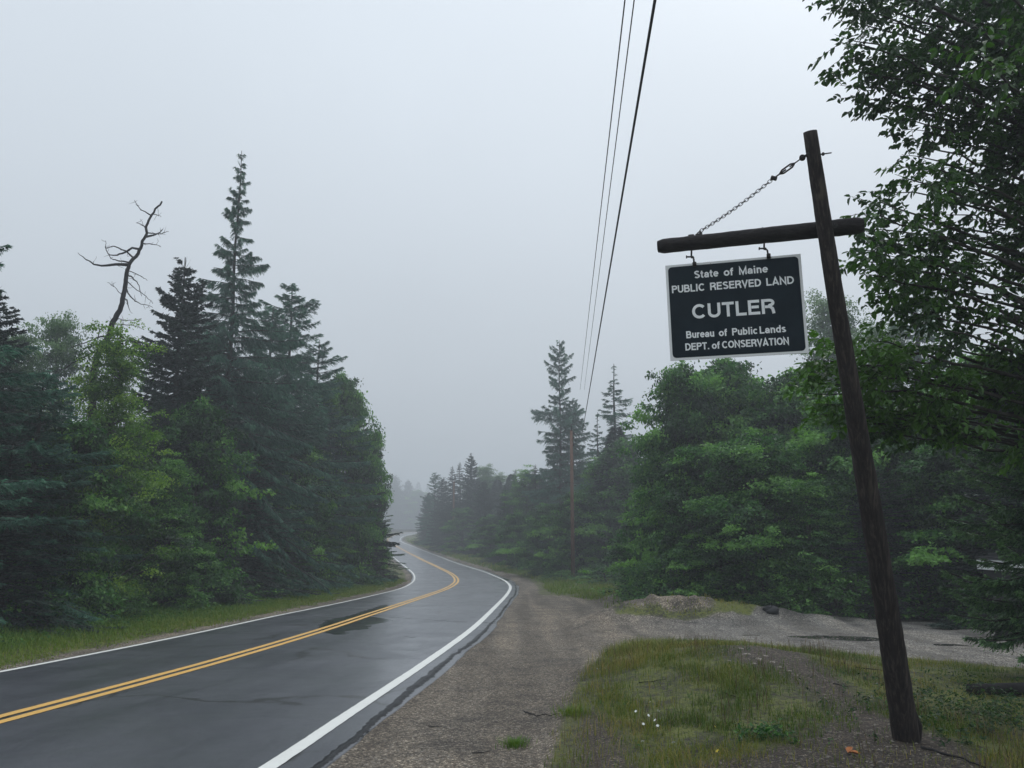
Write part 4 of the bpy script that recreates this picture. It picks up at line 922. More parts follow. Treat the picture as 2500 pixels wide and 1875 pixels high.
# strokes of the lettering, cap height 1
W_ = .19; H_ = W_/2
def arc(cx, cy, rx, ry, a0, a1, n=14):
    a = np.radians(np.linspace(a0, a1, n)); return [(cx+rx*math.cos(x), cy+ry*math.sin(x)) for x in a]
xh = .735; T1 = 1-H_; xT = xh-H_
GL_ = {
 'C': (.80, [arc(.42, .5, .33, .5-H_, 42, 318, 26)]),
 'U': (.74, [[(.10, 1), (.10, .33)] + arc(.37, .36, .27, .36-H_, 190, 350, 14) + [(.64, .33), (.64, 1)]]),
 'T': (.66, [[(0, T1), (.66, T1)], [(.33, T1-H_), (.33, 0)]]),
 'L': (.60, [[(.10, 1), (.10, H_), (.60, H_)]]),
 'E': (.66, [[(.64, T1), (.10, T1), (.10, H_), (.66, H_)], [(.10+H_, .52), (.60, .52)]]),
 'R': (.74, [[(.10, 0), (.10, T1), (.42, T1)] + arc(.44, .735, .20, .5-H_-.235, 85, -85, 12) + [(.42, .56-H_*.9), (.10+H_, .56-H_*.9)], [(.48, .46), (.60, .34), (.64, .12), (.66, 0)]]),
 'P': (.68, [[(.10, 0), (.10, T1), (.40, T1)] + arc(.42, .71, .19, .5-H_-.21, 85, -85, 12) + [(.40, .51), (.10+H_, .51)]]),
 'B': (.74, [[(.10, .525), (.10, T1), (.38, T1)] + arc(.40, .718, .18, .193, 85, -85, 10) + [(.38, .525), (.10, .525)], [(.10, .53), (.10, H_), (.42, H_)] + arc(.44, .307, .21, .218, -85, 85, 12) + [(.40, .525)]]),
 'I': (.28, [[(.14, 0), (.14, 1)]]),
 'S': (.70, [arc(.35, .735, .24, .265-H_, 25, 250, 16)[:-2] + [(.30, .55), (.42, .49)] + arc(.35, .275, .26, .275-H_, 55, -155, 16)]),
 'V': (.72, [[(.06, 1), (.36, .06), (.66, 1)]]),
 'D': (.76, [[(.10, H_), (.10, T1), (.30, T1)] + arc(.30, .5, .37, .5-H_, 85, -85, 20) + [(.30, H_), (.10, H_)]]),
 'A': (.76, [[(.06, 0), (.38, .95), (.70, 0)], [(.20, .27), (.56, .27)]]),
 'N': (.76, [[(.10, 0), (.10, .94), (.66, .06), (.66, 1)]]),
 'O': (.82, [arc(.41, .5, .33, .5-H_, 0, 360, 32)]),
 'M': (.90, [[(.10, 0), (.10, .95), (.45, .10), (.80, .95), (.80, 0)]]),
 'o': (.62, [arc(.31, xh/2, .24, xh/2-H_, 0, 360, 26)]),
 'e': (.60, [[(.10, xh/2+.01), (.52, xh/2+.01)] + arc(.31, xh/2, .225, xh/2-H_, 5, 322, 24)]),
 'a': (.60, [[(.09, .53)] + arc(.29, .45, .19, xT-.45, 160, 20, 8) + [(.49, .50), (.49, .10), (.56, H_*.7)], [(.49, .40), (.34, .37)] + arc(.25, .225, .17, .225-H_, 95, 320, 12) + [(.49, .20)]]),
 't': (.38, [[(.17, .93), (.17, .20)] + arc(.29, .21, .12, .21-H_, 190, 275, 6) + [(.36, H_)], [(.0, xT), (.36, xT)]]),
 'f': (.36, [[(.16, 0), (.16, .80)] + arc(.28, .80, .12, .20-H_, 170, 90, 6) + [(.36, T1)], [(.0, xT), (.36, xT)]]),
 'i': (.26, [[(.13, 0), (.13, xh)], [(.13, .84), (.13, 1.0)]]),
 'n': (.60, [[(.11, 0), (.11, xh)], [(.11, .45)] + arc(.30, .46, .19, xT-.46, 170, 10, 10) + [(.49, .44), (.49, 0)]]),
 'u': (.60, [[(.11, xh), (.11, .28)] + arc(.30, .27, .19, .27-H_, 190, 350, 10) + [(.49, .28)], [(.49, xh), (.49, 0)]]),
 'r': (.38, [[(.11, 0), (.11, xh)], [(.11, .42)] + arc(.29, .44, .18, xT-.44, 165, 88, 8) + [(.37, xT-.005)]]),
 'b': (.62, [[(.11, 0), (.11, 1)], arc(.31, xh/2, .215, xh/2-H_, -178, 182, 24)]),
 'd': (.62, [[(.51, 0), (.51, 1)], arc(.31, xh/2, .215, xh/2-H_, 2, 362, 24)]),
 'l': (.26, [[(.13, 0), (.13, 1)]]),
 'c': (.57, [arc(.31, xh/2, .225, xh/2-H_, 42, 318, 20)]),
 's': (.54, [arc(.27, .545, .17, xT-.545, 20, 240, 12)[:-1] + [(.24, .40), (.32, .36)] + arc(.27, .20, .185, .20-H_, 60, -160, 12)]),
 '.': (.24, [[(.12, 0), (.12, .18)]]),
}
def stroke(pts, w):
    p = np.array(pts, float); d = np.diff(p, axis=0); d = unit(d); nn = np.stack([-d[:, 1], d[:, 0]], 1)
    closed = np.linalg.norm(p[0]-p[-1]) < 1e-6
    L = []
    for i in range(len(p)):
        if 0 < i < len(p)-1: a, b = nn[i-1], nn[i]
        elif closed: a, b = nn[-1], nn[0]
        else: a = b = nn[0] if i == 0 else nn[-1]
        mdir = unit(a+b); k = 1/max(.38, float(mdir @ b)); L.append(mdir*k*w/2)
    L = np.array(L); return p+L, p-L
def word_strokes(txt, x0, x1, y0, cap, thick=1.0):
    adv = []; x = 0
    for ch in txt: adv.append(x); x += GL_[ch][0] + .075
    tot = x - .075; sx = (x1-x0)/tot; out = []
    for ch, a in zip(txt, adv):
        for st in GL_[ch][1]:
            q = [(x0 + (a+px)*sx, y0 + py*cap) for px, py in st]; out.append(stroke(q, W_*cap*thick))
    return out
def sign():
    n_gap = .03
    # board plane: horizontal bottom direction parallel to the beam, hanging almost plumb
    TL = P(1437, 574, 7.95); TR_dir = unit((BR_-BL_)*np.array([1, 1, 0])); Wd = 1.19
    def proj(q): # to photo position
        dx, dy, dz = q[0], q[1], q[2]-CAMH; zc = dy*CP + dz*SP; return ((dx/zc*FPX)+1250)/VS, (937.5 - (-dy*SP+dz*CP)/zc*FPX)/VS
    # solve width so that the right corner lands where the photograph has it
    best = None
    for yaw in np.linspace(-.5, .1, 61):
        for w in np.linspace(1.05, 1.4, 36):
            q = TL + w*np.array([math.cos(yaw), math.sin(yaw), 0]); uu, vv = proj(q); e = (uu-1729)**2 + (vv-548)**2
            if best is None or e < best[0]: best = (e, yaw, w)
    yaw, Wd = best[1], best[2]; xa = np.array([math.cos(yaw), math.sin(yaw), 0])
    best = None
    for roll in np.linspace(-.06, .06, 25):
        for h in np.linspace(.75, 1.05, 61):
            dn = unit(-np.array([0, 0, 1.]) + xa*roll); q = TL + dn*h; uu, vv = proj(q); q2 = TL + xa*Wd + dn*h; u2, v2 = proj(q2)
            e = (uu-1450)**2 + (vv-779)**2 + (u2-1746)**2 + (v2-762)**2
            if best is None or e < best[0]: best = (e, roll, h)
    dn = unit(-np.array([0, 0, 1.]) + xa*best[1]); Hh = best[2]; nf = unit(np.cross(xa, -dn)); 
    if nf[1] > 0: nf = -nf
    root = empty('hanging_sign', TL + xa*Wd/2, label='dark hanging sign with white border reading CUTLER', cat='sign')
    O = TL - (TL + xa*Wd/2)
    def Q(fx, fy, o): return O + xa*Wd*fx + dn*Hh*fy + nf*o
    m = MB(); c = [Q(0, 0, 0), Q(1, 0, 0), Q(1, 1, 0), Q(0, 1, 0)]; k = [p - nf*.016 for p in c]
    m.add(np.array(c+k), [(0, 1, 2, 3), (7, 6, 5, 4), (0, 4, 5, 1), (1, 5, 6, 2), (2, 6, 7, 3), (3, 7, 4, 0)])
    obj('board', m.mesh('sign_board', M_BORDER), root)
    bx, by = .0195, .0235; r = .030; pts = []
    for cx, cy, a0 in ((1-bx-r, by+r*Wd/Hh, -90), (1-bx-r, 1-by-r*Wd/Hh, 0), (bx+r, 1-by-r*Wd/Hh, 90), (bx+r, by+r*Wd/Hh, 180)):
        for a in np.radians(np.linspace(a0, a0+90, 8)): pts.append(Q(cx + r*math.cos(a), cy + r*Wd/Hh*math.sin(a), .002))
    V = np.array([Q(.5, .5, .002)] + pts); nn = len(pts); F = [(0, 1+i, 1+(i+1) % nn) for i in range(nn)]
    m = MB(); m.add(V, F); obj('face', m.mesh('sign_face', M_NAVY), root)
    lines = [('State', .216, .396, .163, .080), ('of', .438, .507, .163, .080), ('Maine', .549, .758, .163, .080),
             ('PUBLIC', .041, .290, .300, .079), ('RESERVED', .329, .703, .300, .079), ('LAND', .740, .938, .300, .079),
             ('CUTLER', .183, .790, .585, .150),
             ('Bureau', .130, .338, .782, .074), ('of', .373, .432, .782, .074), ('Public', .469, .652, .782, .074), ('Lands', .667, .854, .782, .074),
             ('DEPT.', .118, .296, .907, .074), ('of', .316, .373, .907, .074), ('CONSERVATION', .390, .868, .907, .074)]
    for i, (txt, x0, x1, yb, cap) in enumerate(lines):
        m = MB()
        for j, (A, B) in enumerate(word_strokes(txt, x0*Wd, x1*Wd, 0, cap*Hh)):
            n = len(A); f = lambda p: O + xa*p[0] + dn*(yb*Hh - p[1]) + nf*(.0032 + .00012*(j % 12))
            V = np.array([f(p) for p in A] + [f(p) for p in B]); F = [(t, t+1, n+t+1, n+t) for t in range(n-1)]; m.add(V, F)
        obj('lettering', m.mesh('sign_word', M_LETTER), root)
    for (u0, v0, u1, v1, u2, v2) in ((1494, 540, 1497, 560, 1500, 570), (1651, 524, 1656, 542, 1660, 552)):
        Yh = 7.95 + (u0-1437)/292*(xa[1]*Wd); m = MB(); a = P(u0, v0-8, Yh); b = P(u0-.5, v1-4, Yh); c_ = P(u1+1.5, v1-1, Yh-.01); d_ = P(u2-.5, v2, Yh - .02)
        r0 = root.location; r0 = np.array(r0)
        m.tube([a-r0, b-r0], .009, 6); m.tube([P(u0-11, v1-5, Yh-.02)-r0, P(u0+4, v1-5.5, Yh-.01)-r0], .008, 6); m.tube([P(u0-11, v1-8, Yh-.02)-r0, P(u0-11, v1-2, Yh-.02)-r0], .006, 6)
        m.tube([b-r0+[-.004, 0, .0], P(u0+5, v1-3, Yh)-r0, c_-r0, d_-r0], .009, 6); m.tube([d_-r0+[0, -.012, .012], d_-r0+[0, -.012, -.03]], .020, 8)
        obj('hanger', m.mesh('sign_hanger', M_IRON, True), root)
    m = MB(); q = P(1647, 491, 7.70) - np.array(root.location); m.tube([q, q-[0, 0, .06]], .007, 6); obj('nut', m.mesh('top_nut', M_IRON), root)
sign()

# ------------------------------------------------------------------ utility poles and cables
def upole(u, vb, vt, Y, r, label):
    b = P(u, vb, Y); z = float(ground_z(b[0], Y)); t_ = P(u, vt, Y); root = empty('utility_pole', (b[0], Y, z-.1), label=label, cat='utility pole', group='wooden utility poles')
    m = MB(); H = t_[2]-z+.1; m.tube([(0, 0, 0), (0, 0, H*.5), (0, 0, H)], [r, r*.85, r*.7], 10); obj('pole', m.mesh('pole_shaft', M_POLE, True), root)
    for k, dz in enumerate((0.0, .35, .8)):
        m = MB(); m.tube([(.16, -.02, H-.1-dz), (.16, -.02, H-.25-dz)], .045, 8); m.tube([(0, 0, H-.2-dz), (.16, -.02, H-.2-dz)], .02, 5)
        obj('insulator', m.mesh('pole_insulator', M_IRON, True), root)
    m = MB(); m.tube([(.0, -r*.8, H-.02), (.0, -r*.8, H+.45)], .03, 6); obj('pole_pin', m.mesh('pole_top_pin', M_IRON, True), root)
    return b[0], z, H
upole(1238, 1252, 930, 57, .14, 'reddish-brown wooden pole at the edge of the right wood')
upole(979, 1185, 1040, 128, .17, 'faint thin pole among the far roadside trees')
def cable(pa, pb, r, label, sag=.1, ext=1.0):
    a, b = np.array(pa), np.array(pb); s = np.linspace(0, 1+ext, 60)[:, None]; C = a + (b-a)*s; C[:, 2] -= sag*4*(s[:, 0])*(1-s[:, 0])*(s[:, 0] <= 1)
    m = MB(); m.tube(C, r, 5); obj('power_cable', m.mesh('cable', M_WIRE, True), label=label, cat='cable', group='cables strung along the road')
cable(P(1253, 842, 56.8), P(1350, 0, 9.2), .0095, 'leftmost thin cable rising from the pole to the top edge', .0)
cable(P(1262, 842, 56.8), P(1370, 0, 9.2), .0085, 'middle thin cable rising from the pole to the top edge', .0)
cable(P(1258, 935, 56.8), P(1415, 0, 8.6), .019, 'thick black cable rising from the pole to the top edge', .0)
for v0, v1, lb in ((1005, 1045, 'upper faint wire running left behind the pole'), (1050, 1062, 'lower faint wire running left behind the pole')):
    a = P(1238, v0-10, 57); b = P(979, v1+8, 128); s = np.linspace(0, 1, 20)[:, None]; C = a + (b-a)*s; C[:, 2] -= 1.2*4*s[:, 0]*(1-s[:, 0])*.3
    m = MB(); m.tube(C, .012, 4); obj('power_cable', m.mesh('cable', M_WIRE, True), label=lb, cat='cable', group='cables strung along the road')

# ------------------------------------------------------------------ grass, weeds, pebbles
def blades(name, X, Y, h, w, tint, m, label, bend=.45, seed=1, kindcat='grass'):
    rg = np.random.default_rng(seed); n = len(X); Z = ground_z(X, Y); a = rg.random(n)*6.28; lean = bend*(.3+rg.random(n))
    d = np.stack([np.cos(a), np.sin(a)], 1); s = np.stack([-d[:, 1], d[:, 0], 0*a], 1)*(w/2)[:, None]; b = np.stack([X, Y, Z-.01], 1)
    mid = b + np.stack([d[:, 0]*lean*h*.3, d[:, 1]*lean*h*.3, h*.55], 1); tip = b + np.stack([d[:, 0]*lean*h, d[:, 1]*lean*h, h*(1-.25*lean)], 1)
    V = np.stack([b-s, b+s, mid+s*.8, mid-s*.8, tip], 1).reshape(-1, 3); i = np.arange(n)[:, None]*5
    me = np_mesh(name, V, [i+np.array([0, 1, 2, 3])[None], i+np.array([3, 2, 4])[None]], m, tint=np.repeat(tint, 5))
    obj(name, me, label=label, cat=kindcat, kind='stuff')
rg = np.random.default_rng(55)
def scatter(n, x0, x1, y0, y1, dens, pw=1.0):
    X = x0 + (x1-x0)*rg.random(n); Y = y0 + (y1-y0)*rg.random(n)**pw; k = rg.random(n) < dens(X, Y); return X[k], Y[k]
def d_island(X, Y):
    g_ = sdist(X, Y, GRAVEL); d1 = np.maximum(sdist(X, Y, DIRT), sdist(X, Y, DIRT2)); far = np.where(Y > 19, 0, 1)
    u, _ = road_uv(X, Y)
    patch = np.clip((fbm(X, Y, 1.5, 40)-.35)*4, .08, 1)
    o = np.clip(-g_/.5 + .2, 0, 1)*np.clip(-d1/.6 + .62, .12, 1)*far*(u > 4.2)*patch
    return o*np.where(X > 4.6, .55, 1)
X, Y = scatter(420000, -.6, 9.5, 4.6, 18, d_island, 1.2)
tall = fbm(X, Y, .8, 44); h = (.02 + .11*rg.random(len(X))**2.0)*(.35 + 1.3*tall); h = np.where((X < 2.6) & (Y > 8.5), h*1.6, h)
dry = np.clip((fbm(X, Y, .7, 46)-.36)*3.6, 0, 1); dry = np.where((X < 2.9) & (Y > 9.8), np.maximum(dry, .45), dry)
tint = np.clip(.10 + .48*dry + .19*rg.normal(size=len(X)), 0, 1)
blades('grass', X, Y, h, .003+.005*rg.random(len(X)), tint, M_GRASS2, 'green and straw grass on the low mound by the sign post', .7, 2)
X, Y = scatter(9000, .2, 5.2, 6.5, 14.4, lambda X, Y: d_island(X, Y)*np.clip((fbm(X, Y, .9, 77)-.38)*6, 0, 1)); blades('seed_stems', X, Y, .06+.26*rg.random(len(X))**1.6, np.full(len(X), .006), rg.random(len(X)), M_DRY, 'thin dry seed stems standing above the mound grass', .35, 3)
def d_left(X, Y):
    u, _ = road_uv(X, Y); return np.clip((-u-3.42-(vnoise(X, Y, 1.6, 60)-.5)*.5)/.45, 0, 1)*np.clip((8.2+u)/1.2, 0, 1)
X, Y = scatter(200000, -16.5, -7, 9, 62, d_left, 1.7); u_, _ = road_uv(X, Y)
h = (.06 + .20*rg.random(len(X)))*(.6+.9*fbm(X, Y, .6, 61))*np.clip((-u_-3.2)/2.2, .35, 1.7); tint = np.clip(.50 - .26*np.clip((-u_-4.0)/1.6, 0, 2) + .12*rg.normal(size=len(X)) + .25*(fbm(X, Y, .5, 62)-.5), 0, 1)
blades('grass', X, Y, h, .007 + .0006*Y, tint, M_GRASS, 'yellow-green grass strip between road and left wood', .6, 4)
def d_right(X, Y):
    u, _ = road_uv(X, Y); g_ = sdist(X, Y, GRAVEL); hp = sdist(X, Y, HEAP); dd = sdist(X, Y, DUFF)
    return np.clip((u - np.where(Y > 70, 4.4, 5.2) - (vnoise(X, Y, .9, 63)-.5)*1.0)/.8, 0, 1)*np.clip((11-u*.5), 0, 1)*np.clip(-g_/.3, 0, 1)*np.where(hp > .5, .12, 1)*np.where(dd > 0, .2, 1)*(Y > 18.5)*np.clip((fbm(X, Y, .8, 64)-.3)*5, 0.1, 1)
X, Y = scatter(150000, -6, 20, 18.5, 80, d_right, 1.5)
h = (.05+.22*rg.random(len(X))**1.5)*(.5+fbm(X, Y, .6, 66))*np.where(Y < 24, .45, 1.25); tint = np.clip(.35 + .5*(fbm(X, Y, .5, 65)-.35) + .12*rg.normal(size=len(X)) + np.where((Y < 24) & (X > 3), .22, 0), 0, 1)
blades('grass', X, Y, h, .007+.0005*Y, tint, M_GRASS, 'grass on the verge by the gravel heap and utility pole', .6, 5)
def d_far(X, Y):
    u, _ = road_uv(X, Y); return np.clip((np.abs(u)-4.2)/.8, 0, 1)*np.clip((10-np.abs(u))/2, 0, 1)
X, Y = scatter(60000, -40, 8, 80, 215, d_far); blades('grass', X, Y, .12+.3*rg.random(len(X)), np.full(len(X), .07), np.clip(.5+.15*rg.normal(size=len(X)), 0, 1), M_GRASS, 'grass verges along the far road', .6, 6)

# undergrowth at the forest feet, broad small leaves
def weeds(name, X, Y, hmax, per, leaf, m, label, seed):
    rg = np.random.default_rng(seed); n = len(X); idx = np.repeat(np.arange(n), per); k = len(idx); Z = ground_z(X, Y)
    hh = hmax*(.4+.6*rg.random(n)); C = np.stack([X[idx] + rg.normal(size=k)*.10*hh[idx]/.4, Y[idx] + rg.normal(size=k)*.10*hh[idx]/.4, Z[idx] + hh[idx]*rg.random(k)**.6], 1)
    a = rg.random(k)*6.28; D = np.stack([np.cos(a), np.sin(a), -.2+.5*rg.normal(size=k)], 1); L = leaf*(.6+.8*rg.random(k))
    mb = MB(); mb.add(*leaves(C, D, np.array([[0, 0, 1.]]).repeat(k, 0)+rg.normal(size=(k, 3))*.4, L, L*.55, np.clip(.35+.2*rg.normal(size=k), 0, 1)))
    obj(name, mb.mesh(name, m), label=label, cat='undergrowth', kind='stuff')
def d_lw(X, Y):
    u, _ = road_uv(X, Y); return np.clip((-u-6.1)/.9, 0, 1)*np.clip((11+u)/2, 0, 1)
X, Y = scatter(9000, -20, -8, 11, 62, d_lw, 1.6); weeds('undergrowth', X, Y, .55, 16, .10, M_MAP, 'low leafy undergrowth at the foot of the left wood', 7)
X, Y = scatter(9000, -16, -7, 10, 62, lambda X, Y: np.clip((-road_uv(X, Y)[0]-4.6)/1.2, 0, 1)*np.clip((7.5+road_uv(X, Y)[0])/1, 0, 1), 1.6); weeds('undergrowth', X, Y, .26, 9, .06, M_BUSH, 'leafy green weeds along the back of the left verge', 17)
def d_rw(X, Y): return (sdist(X, Y, GRAVEL) < -.6)*(sdist(X, Y, DUFF) < -.2)*(sdist(X, Y, HEAP) < -.5)*np.clip((Y-21-np.where(X < 7, 2.6, 0))/1.2, 0, 1)*(Y > 22)
X, Y = scatter(3600, 1.5, 20, 22, 32, d_rw); weeds('undergrowth', X, Y, .5, 14, .09, M_MAP, 'low leafy undergrowth under the right wood', 8)
def d_cw(X, Y):
    c = hit(2120, 1560)[:2]; return gauss(X, Y, c[0]+.6, c[1], 1.6, 1.3)*(sdist(X, Y, GRAVEL) < -.5)*np.clip((fbm(X, Y, 1.5, 70)-.3)*4, 0, 1)
X, Y = scatter(3000, 3.2, 9, 5.5, 11.5, d_cw); weeds('undergrowth', X, Y, .20, 12, .045, M_BEE, 'low leafy weeds right of the post foot', 9)
X, Y = scatter(900, .3, 8.5, 5, 15, lambda X, Y: d_island(X, Y)*np.clip((fbm(X, Y, 1.7, 78)-.45)*6, 0, 1)); weeds('undergrowth', X, Y, .07, 9, .026, M_MAP, 'small broad-leaved weeds among the mound grass', 12)
c0 = hit(1640, 1595)[:2]; X = c0[0] + rg.normal(size=26)*.12; Y = c0[1] + rg.normal(size=26)*.14; weeds('leafy_weeds', X, Y, .13, 10, .045, M_MAP, 'small leafy weed patch in the mound grass', 10)

def pebbles(name, X, Y, r, label, m, seed):
    rg = np.random.default_rng(seed); n = len(X); Z = ground_z(X, Y); base = unit(np.array([(1, 0, 0), (-1, 0, 0), (0, 1, 0), (0, -1, 0), (0, 0, 1), (0, 0, -1)], float))
    F0 = np.array([(0, 2, 4), (2, 1, 4), (1, 3, 4), (3, 0, 4), (2, 0, 5), (1, 2, 5), (3, 1, 5), (0, 3, 5)])
    a = rg.random(n)*6.28; B = base[None]*(.6+.7*rg.random((n, 6, 1)))*r[:, None, None]*np.array([1, 1, .55]); ca, sa = np.cos(a)[:, None], np.sin(a)[:, None]
    V = np.stack([B[..., 0]*ca - B[..., 1]*sa + X[:, None], B[..., 0]*sa + B[..., 1]*ca + Y[:, None], B[..., 2] + Z[:, None] + r[:, None]*.15], -1).reshape(-1, 3)
    obj(name, np_mesh(name, V, [(np.arange(n)[:, None, None]*6 + F0[None]).reshape(-1, 3)], m), label=label, cat='gravel', kind='stuff')
def d_g(X, Y):
    u, _ = road_uv(X, Y); return np.maximum((sdist(X, Y, GRAVEL) > .05), .5*(sdist(X, Y, DIRT) > 0))*(u > 3.75)
X, Y = scatter(90000, -2.5, 9.5, 4.6, 21, d_g, 1.5); pebbles('loose_gravel', X, Y, .004+.017*rg.random(len(X))**4, 'loose stones over the gravel pull-out', M_PEB, 11)

# ------------------------------------------------------------------ small things lying about
def rock(u, v, r, m, label, group=None, name='rock', flat=.5, cat='rock', seed=0):
    rg = np.random.default_rng(seed); p = hit(u, v); p[2] = float(ground_z(p[0], p[1])); n1, n2 = 10, 7; mb = MB()
    th = np.linspace(0, 2*math.pi, n1, endpoint=False); ph = np.linspace(-1.45, 1.45, n2); V = []
    for b in ph:
        for a in th: V.append(np.array([math.cos(b)*math.cos(a)*1.3, math.cos(b)*math.sin(a)*.8, math.sin(b)*flat])*r*(.75+.5*rg.random()))
    i = np.arange(n2-1)[:, None]*n1; j = np.arange(n1)[None]; F = np.stack([i+j, i+(j+1) % n1, i+n1+(j+1) % n1, i+n1+j], -1).reshape(-1, 4); mb.add(V, F)
    mb.add(np.array(V[-n1:]), [(0, k, k+1) for k in range(1, n1-1)])
    o = obj(name, mb.mesh(name, m, False), None, p + [0, 0, r*flat*.35], label=label, cat=cat, group=group); o.rotation_euler[2] = rg.random()*3
    return o
SL = ['topmost', 'large upper', 'large middle', 'small inner', 'lower middle', 'right-hand', 'outer right', 'lone left', 'far right', 'rightmost lowest', 'far left lone', 'lowest lone']
for k, (u, v, r) in enumerate([(1600, 1402, .055), (1612, 1415, .075), (1640, 1425, .07), (1655, 1418, .05), (1628, 1436, .055), (1668, 1432, .06), (1685, 1443, .05), (1575, 1428, .04), (1705, 1450, .045), (1720, 1460, .04), (1460, 1420, .045), (1640, 1465, .04)]):
    rock(u, v, r*.75, M_STONE, SL[k] + ' pale stone on the mossy mound', 'pale stones on the mound', flat=.28, seed=k)
rock(1668, 1324, .17, M_DARKROCK, 'black lump lying at the far edge of the gravel lane', None, 'boulder', .75, 'boulder', 50)
def stick(pts, r, label, name='twig', m=M_SNAG):
    w = []
    for (u, v) in pts: q = hit(u, v); w.append(q + [0, 0, .012+r])
    w = np.array(w); c = w[0].copy(); rg = np.random.default_rng(int(pts[0][0])); W2, _ = resample(w, .05); W2[1:-1] += rg.normal(size=W2[1:-1].shape)*.004
    mb = MB(); mb.tube(W2-c, np.linspace(r, r*.5, len(W2)), 5); obj(name, mb.mesh(name, m, True), None, c, label=label, cat=name.replace('_', ' '))
stick([(1132, 1540), (1160, 1550), (1210, 1545)], .008, 'dark forked-looking twig on the brown gravel')
stick([(1020, 1631), (1060, 1626)], .006, 'short twig on the gravel near the bottom edge')
stick([(925, 1572), (955, 1574)], .006, 'small twig close to the cracked road edge')
stick([(1380, 1478), (1440, 1470)], .007, 'thin twig on the mound below the seed stems')
stick([(1850, 1445), (1910, 1452)], .01, 'twig beside the gravel lane left of the post')
stick([(1800, 1480), (1835, 1488)], .008, 'twig on the dirt left of the post')
stick([(1990, 1620), (2080, 1645), (2130, 1665)], .012, 'thin root-like stick trailing right from the post foot')
stick([(1560, 1500), (1600, 1512)], .006, 'tiny twig in the middle of the mound')
a = hit(2096, 1500); b = a + np.array([3.2, .5, 0.]); mb = MB(); mb.tube(np.linspace([0, 0, 0], b-a, 12) + np.array([0, 0, .02]), .075, 9, jit=.2, rng=rg); obj('fallen_log', mb.mesh('fallen_log', M_SNAG, True), None, a + [0, 0, .03], label='dark fallen log lying in the weeds at the right edge', cat='log')
def flower(u, v, m, r, label, group, seed, hgt=.16):
    rg = np.random.default_rng(seed); p = hit(u, v + 14); p[2] = float(ground_z(p[0], p[1])); root = empty('wildflower', p, rg.random()*6, label=label, cat='flower', group=group)
    tp = np.array([.01*rg.normal(), .01, hgt]); mb = MB(); mb.tube([(0, 0, 0), tp*.5+[.004, 0, 0], tp], .0016, 4, .3); obj('stem', mb.mesh('flower_stem', M_GRASS), root)
    k = 6; a = np.arange(k)/k*6.28+rg.random(); tilt = unit(np.array([rg.normal()*.4, -.7, .8])); e1 = unit(np.cross(tilt, [1, 0, 0])); e2 = np.cross(tilt, e1)
    D = np.cos(a)[:, None]*e1 + np.sin(a)[:, None]*e2; mb = MB(); mb.add(*leaves6(np.repeat(tp[None], k, 0), D, np.repeat(tilt[None], k, 0), np.full(k, r), np.full(k, r*.62), np.full(k, .5)))
    obj('petals', mb.mesh('flower_petals', m), root)
FL = ['topmost large', 'small right-hand', 'second from top left', 'lower left of the cluster,', 'lower right of the cluster,', 'central tiny', 'lone bottom left', 'lone bottom right', 'far upper left', 'small upper lone']
for k, (u, v) in enumerate([(1403, 1538), (1425, 1559), (1404, 1570), (1397, 1590), (1421, 1595), (1414, 1581), (1393, 1630), (1455, 1634), (1291, 1458), (1372, 1560)]):
    flower(u, v, M_FLOWER, .017 if k != 8 else .014, FL[k] + ' white wildflower in the mound grass', 'white wildflowers on the mound', k)
flower(1549, 1657, M_YFLOWER, .02, 'yellow wildflower near the bottom edge of the mound', None, 31)
flower(1548, 1598, M_YFLOWER, .013, 'tiny pale yellow wildflower in the middle of the mound', None, 32)
p = hit(1832, 1632); mb = MB(); mb.add(*leaves6(np.array([[0, 0, .01]]*3), np.array([(1, 0, .1), (.5, .6, .3), (.6, -.7, .2)]), np.array([[0, 0, 1.]]*3), np.full(3, .11), np.full(3, .06), np.full(3, .5))); obj('dead_leaf', mb.mesh('dead_leaf', M_ORANGE), None, p + [0, 0, .012], label='orange dead leaf on the dirt left of the post foot', cat='leaf')
def tuft(u, v, r, h, n, label, tn=.2):
    rgg = np.random.default_rng(int(u)); c = hit(u, v)[:2]; X = rgg.normal(size=n)*r; Y = rgg.normal(size=n)*r; z0 = float(ground_z(c[0], c[1])); a = np.arctan2(Y, X) + rgg.normal(size=n)*.5; ln = .3+.6*rgg.random(n); hh = h*(.5+.6*rgg.random(n))
    d = np.stack([np.cos(a), np.sin(a)], 1); s = np.stack([-d[:, 1], d[:, 0], 0*a], 1)*.003; b = np.stack([X, Y, 0*X-.005], 1); mid = b + np.stack([d[:, 0]*ln*hh*.3, d[:, 1]*ln*hh*.3, hh*.55], 1); tip = b + np.stack([d[:, 0]*ln*hh, d[:, 1]*ln*hh, hh*.85], 1)
    V = np.stack([b-s, b+s, mid+s*.8, mid-s*.8, tip], 1).reshape(-1, 3); i = np.arange(n)[:, None]*5
    obj('grass_tuft', np_mesh('grass_tuft', V, [i+np.array([0, 1, 2, 3])[None], i+np.array([3, 2, 4])[None]], M_GRASS, tint=np.clip(tn+.12*np.repeat(rgg.normal(size=n), 5), 0, 1)), None, (c[0], c[1], z0), label=label, cat='grass tuft')
tuft(1112, 1612, .07, .09, 260, 'small green grass tuft growing alone in the gravel')
tuft(1238, 1545, .10, .12, 260, 'grass tuft on the gravel edge left of the mound', .3)

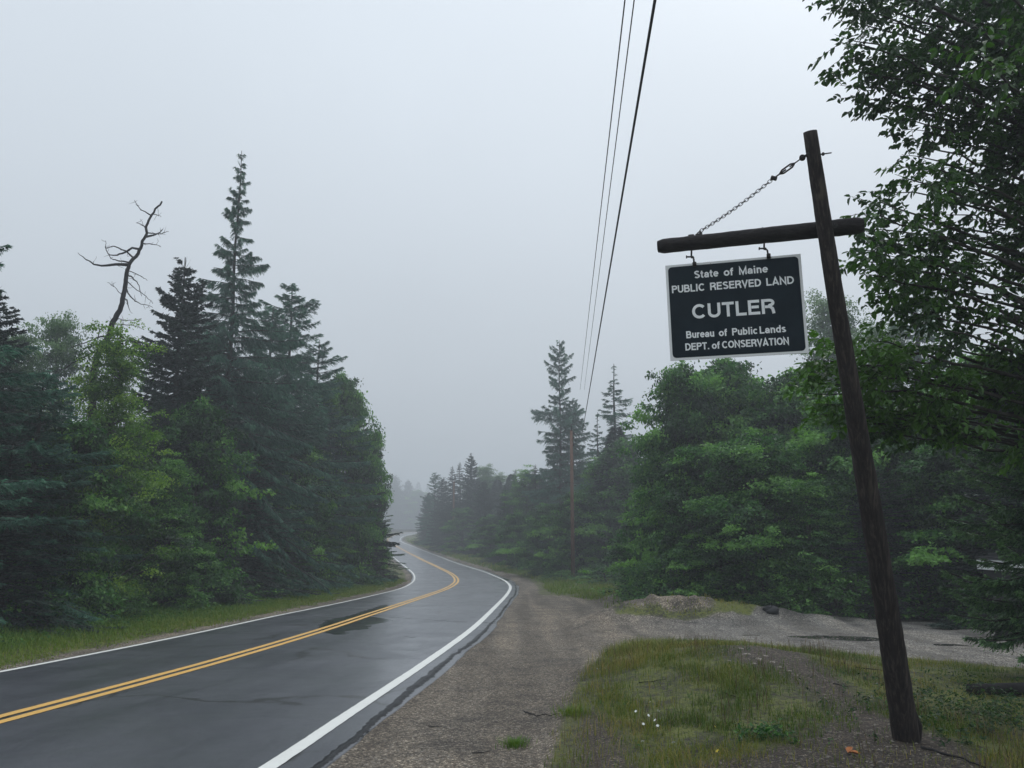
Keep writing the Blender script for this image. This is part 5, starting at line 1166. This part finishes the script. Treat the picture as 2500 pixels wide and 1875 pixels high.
# ------------------------------------------------------------------ white shed and teal crate glimpsed behind the near spruce
p = P(2182, 1235, 20.0); z = float(ground_z(p[0], 20.0)); root = empty('white_shed', (p[0]+1.0, 20.7, z), label='white shed glimpsed through the near spruce', cat='shed')
zb = p[2]-z; mb = MB()
for k in range(2): mb.box((0, 0, zb+.06+k*.125), (2.0, 1.4, .118))
obj('wall', mb.mesh('shed_wall', M_WHITEWALL), root)
mb = MB(); mb.box((0, 0, zb+.29), (2.04, 1.44, .06)); mb.box((0, 0, zb+.36), (1.5, 1.2, .08)); obj('roof', mb.mesh('shed_roof', M_ROOF), root)
mb = MB(); mb.box((0, 0, zb/2-.01), (1.8, 1.2, zb)); obj('foundation', mb.mesh('shed_base', M_ROOF), root)
p = P(2141, 1264, 18.5); z = float(ground_z(p[0]+.15, 18.5)); mb = MB(); rgs = np.random.default_rng(4); mb.tube([(0, 0, -.05), (0, 0, .1), (0, 0, p[2]-z)], [.2, .15, .14], 10, jit=.2, rng=rgs)
obj('tree_stump', mb.mesh('tree_stump', M_SNAG, True), None, (p[0]+.15, 18.5, z), label='dark stump carrying the teal crate under the near spruce', cat='stump')
root = empty('crate', (p[0]+.15, 18.5, p[2]+.003), label='small teal crate half hidden under the near spruce', cat='crate')
mb = MB(); mb.box((0, 0, .01), (.29, .22, .02))
for sy in (-1, 1): mb.box((0, sy*.105, .065), (.29, .012, .09)); mb.box((sy*.1395, 0, .065), (.011, .198, .09))
obj('body', mb.mesh('crate_body', M_TEAL), root)
mb = MB(); [mb.box((0, sy*.112, .12), (.31, .02, .02)) for sy in (-1, 1)]; obj('rim', mb.mesh('crate_rim', M_TEAL), root)

# ------------------------------------------------------------------ the fog
def haze():
    m = bpy.data.materials.new('fog_air'); m.use_nodes = True; t = m.node_tree; t.nodes.remove(t.nodes['Principled BSDF'])
    v = t.nodes.new('ShaderNodeVolumePrincipled'); v.inputs['Color'].default_value = (.89, .945, .985, 1); v.inputs['Density'].default_value = .0027; v.inputs['Anisotropy'].default_value = .25
    t.links.new(v.outputs[0], t.nodes['Material Output'].inputs['Volume'])
    mb = MB(); mb.box((0, 232, 15), (540, 604, 38)); obj('haze', mb.mesh('haze', m), label='grey fog filling the air', kind='stuff')
haze()
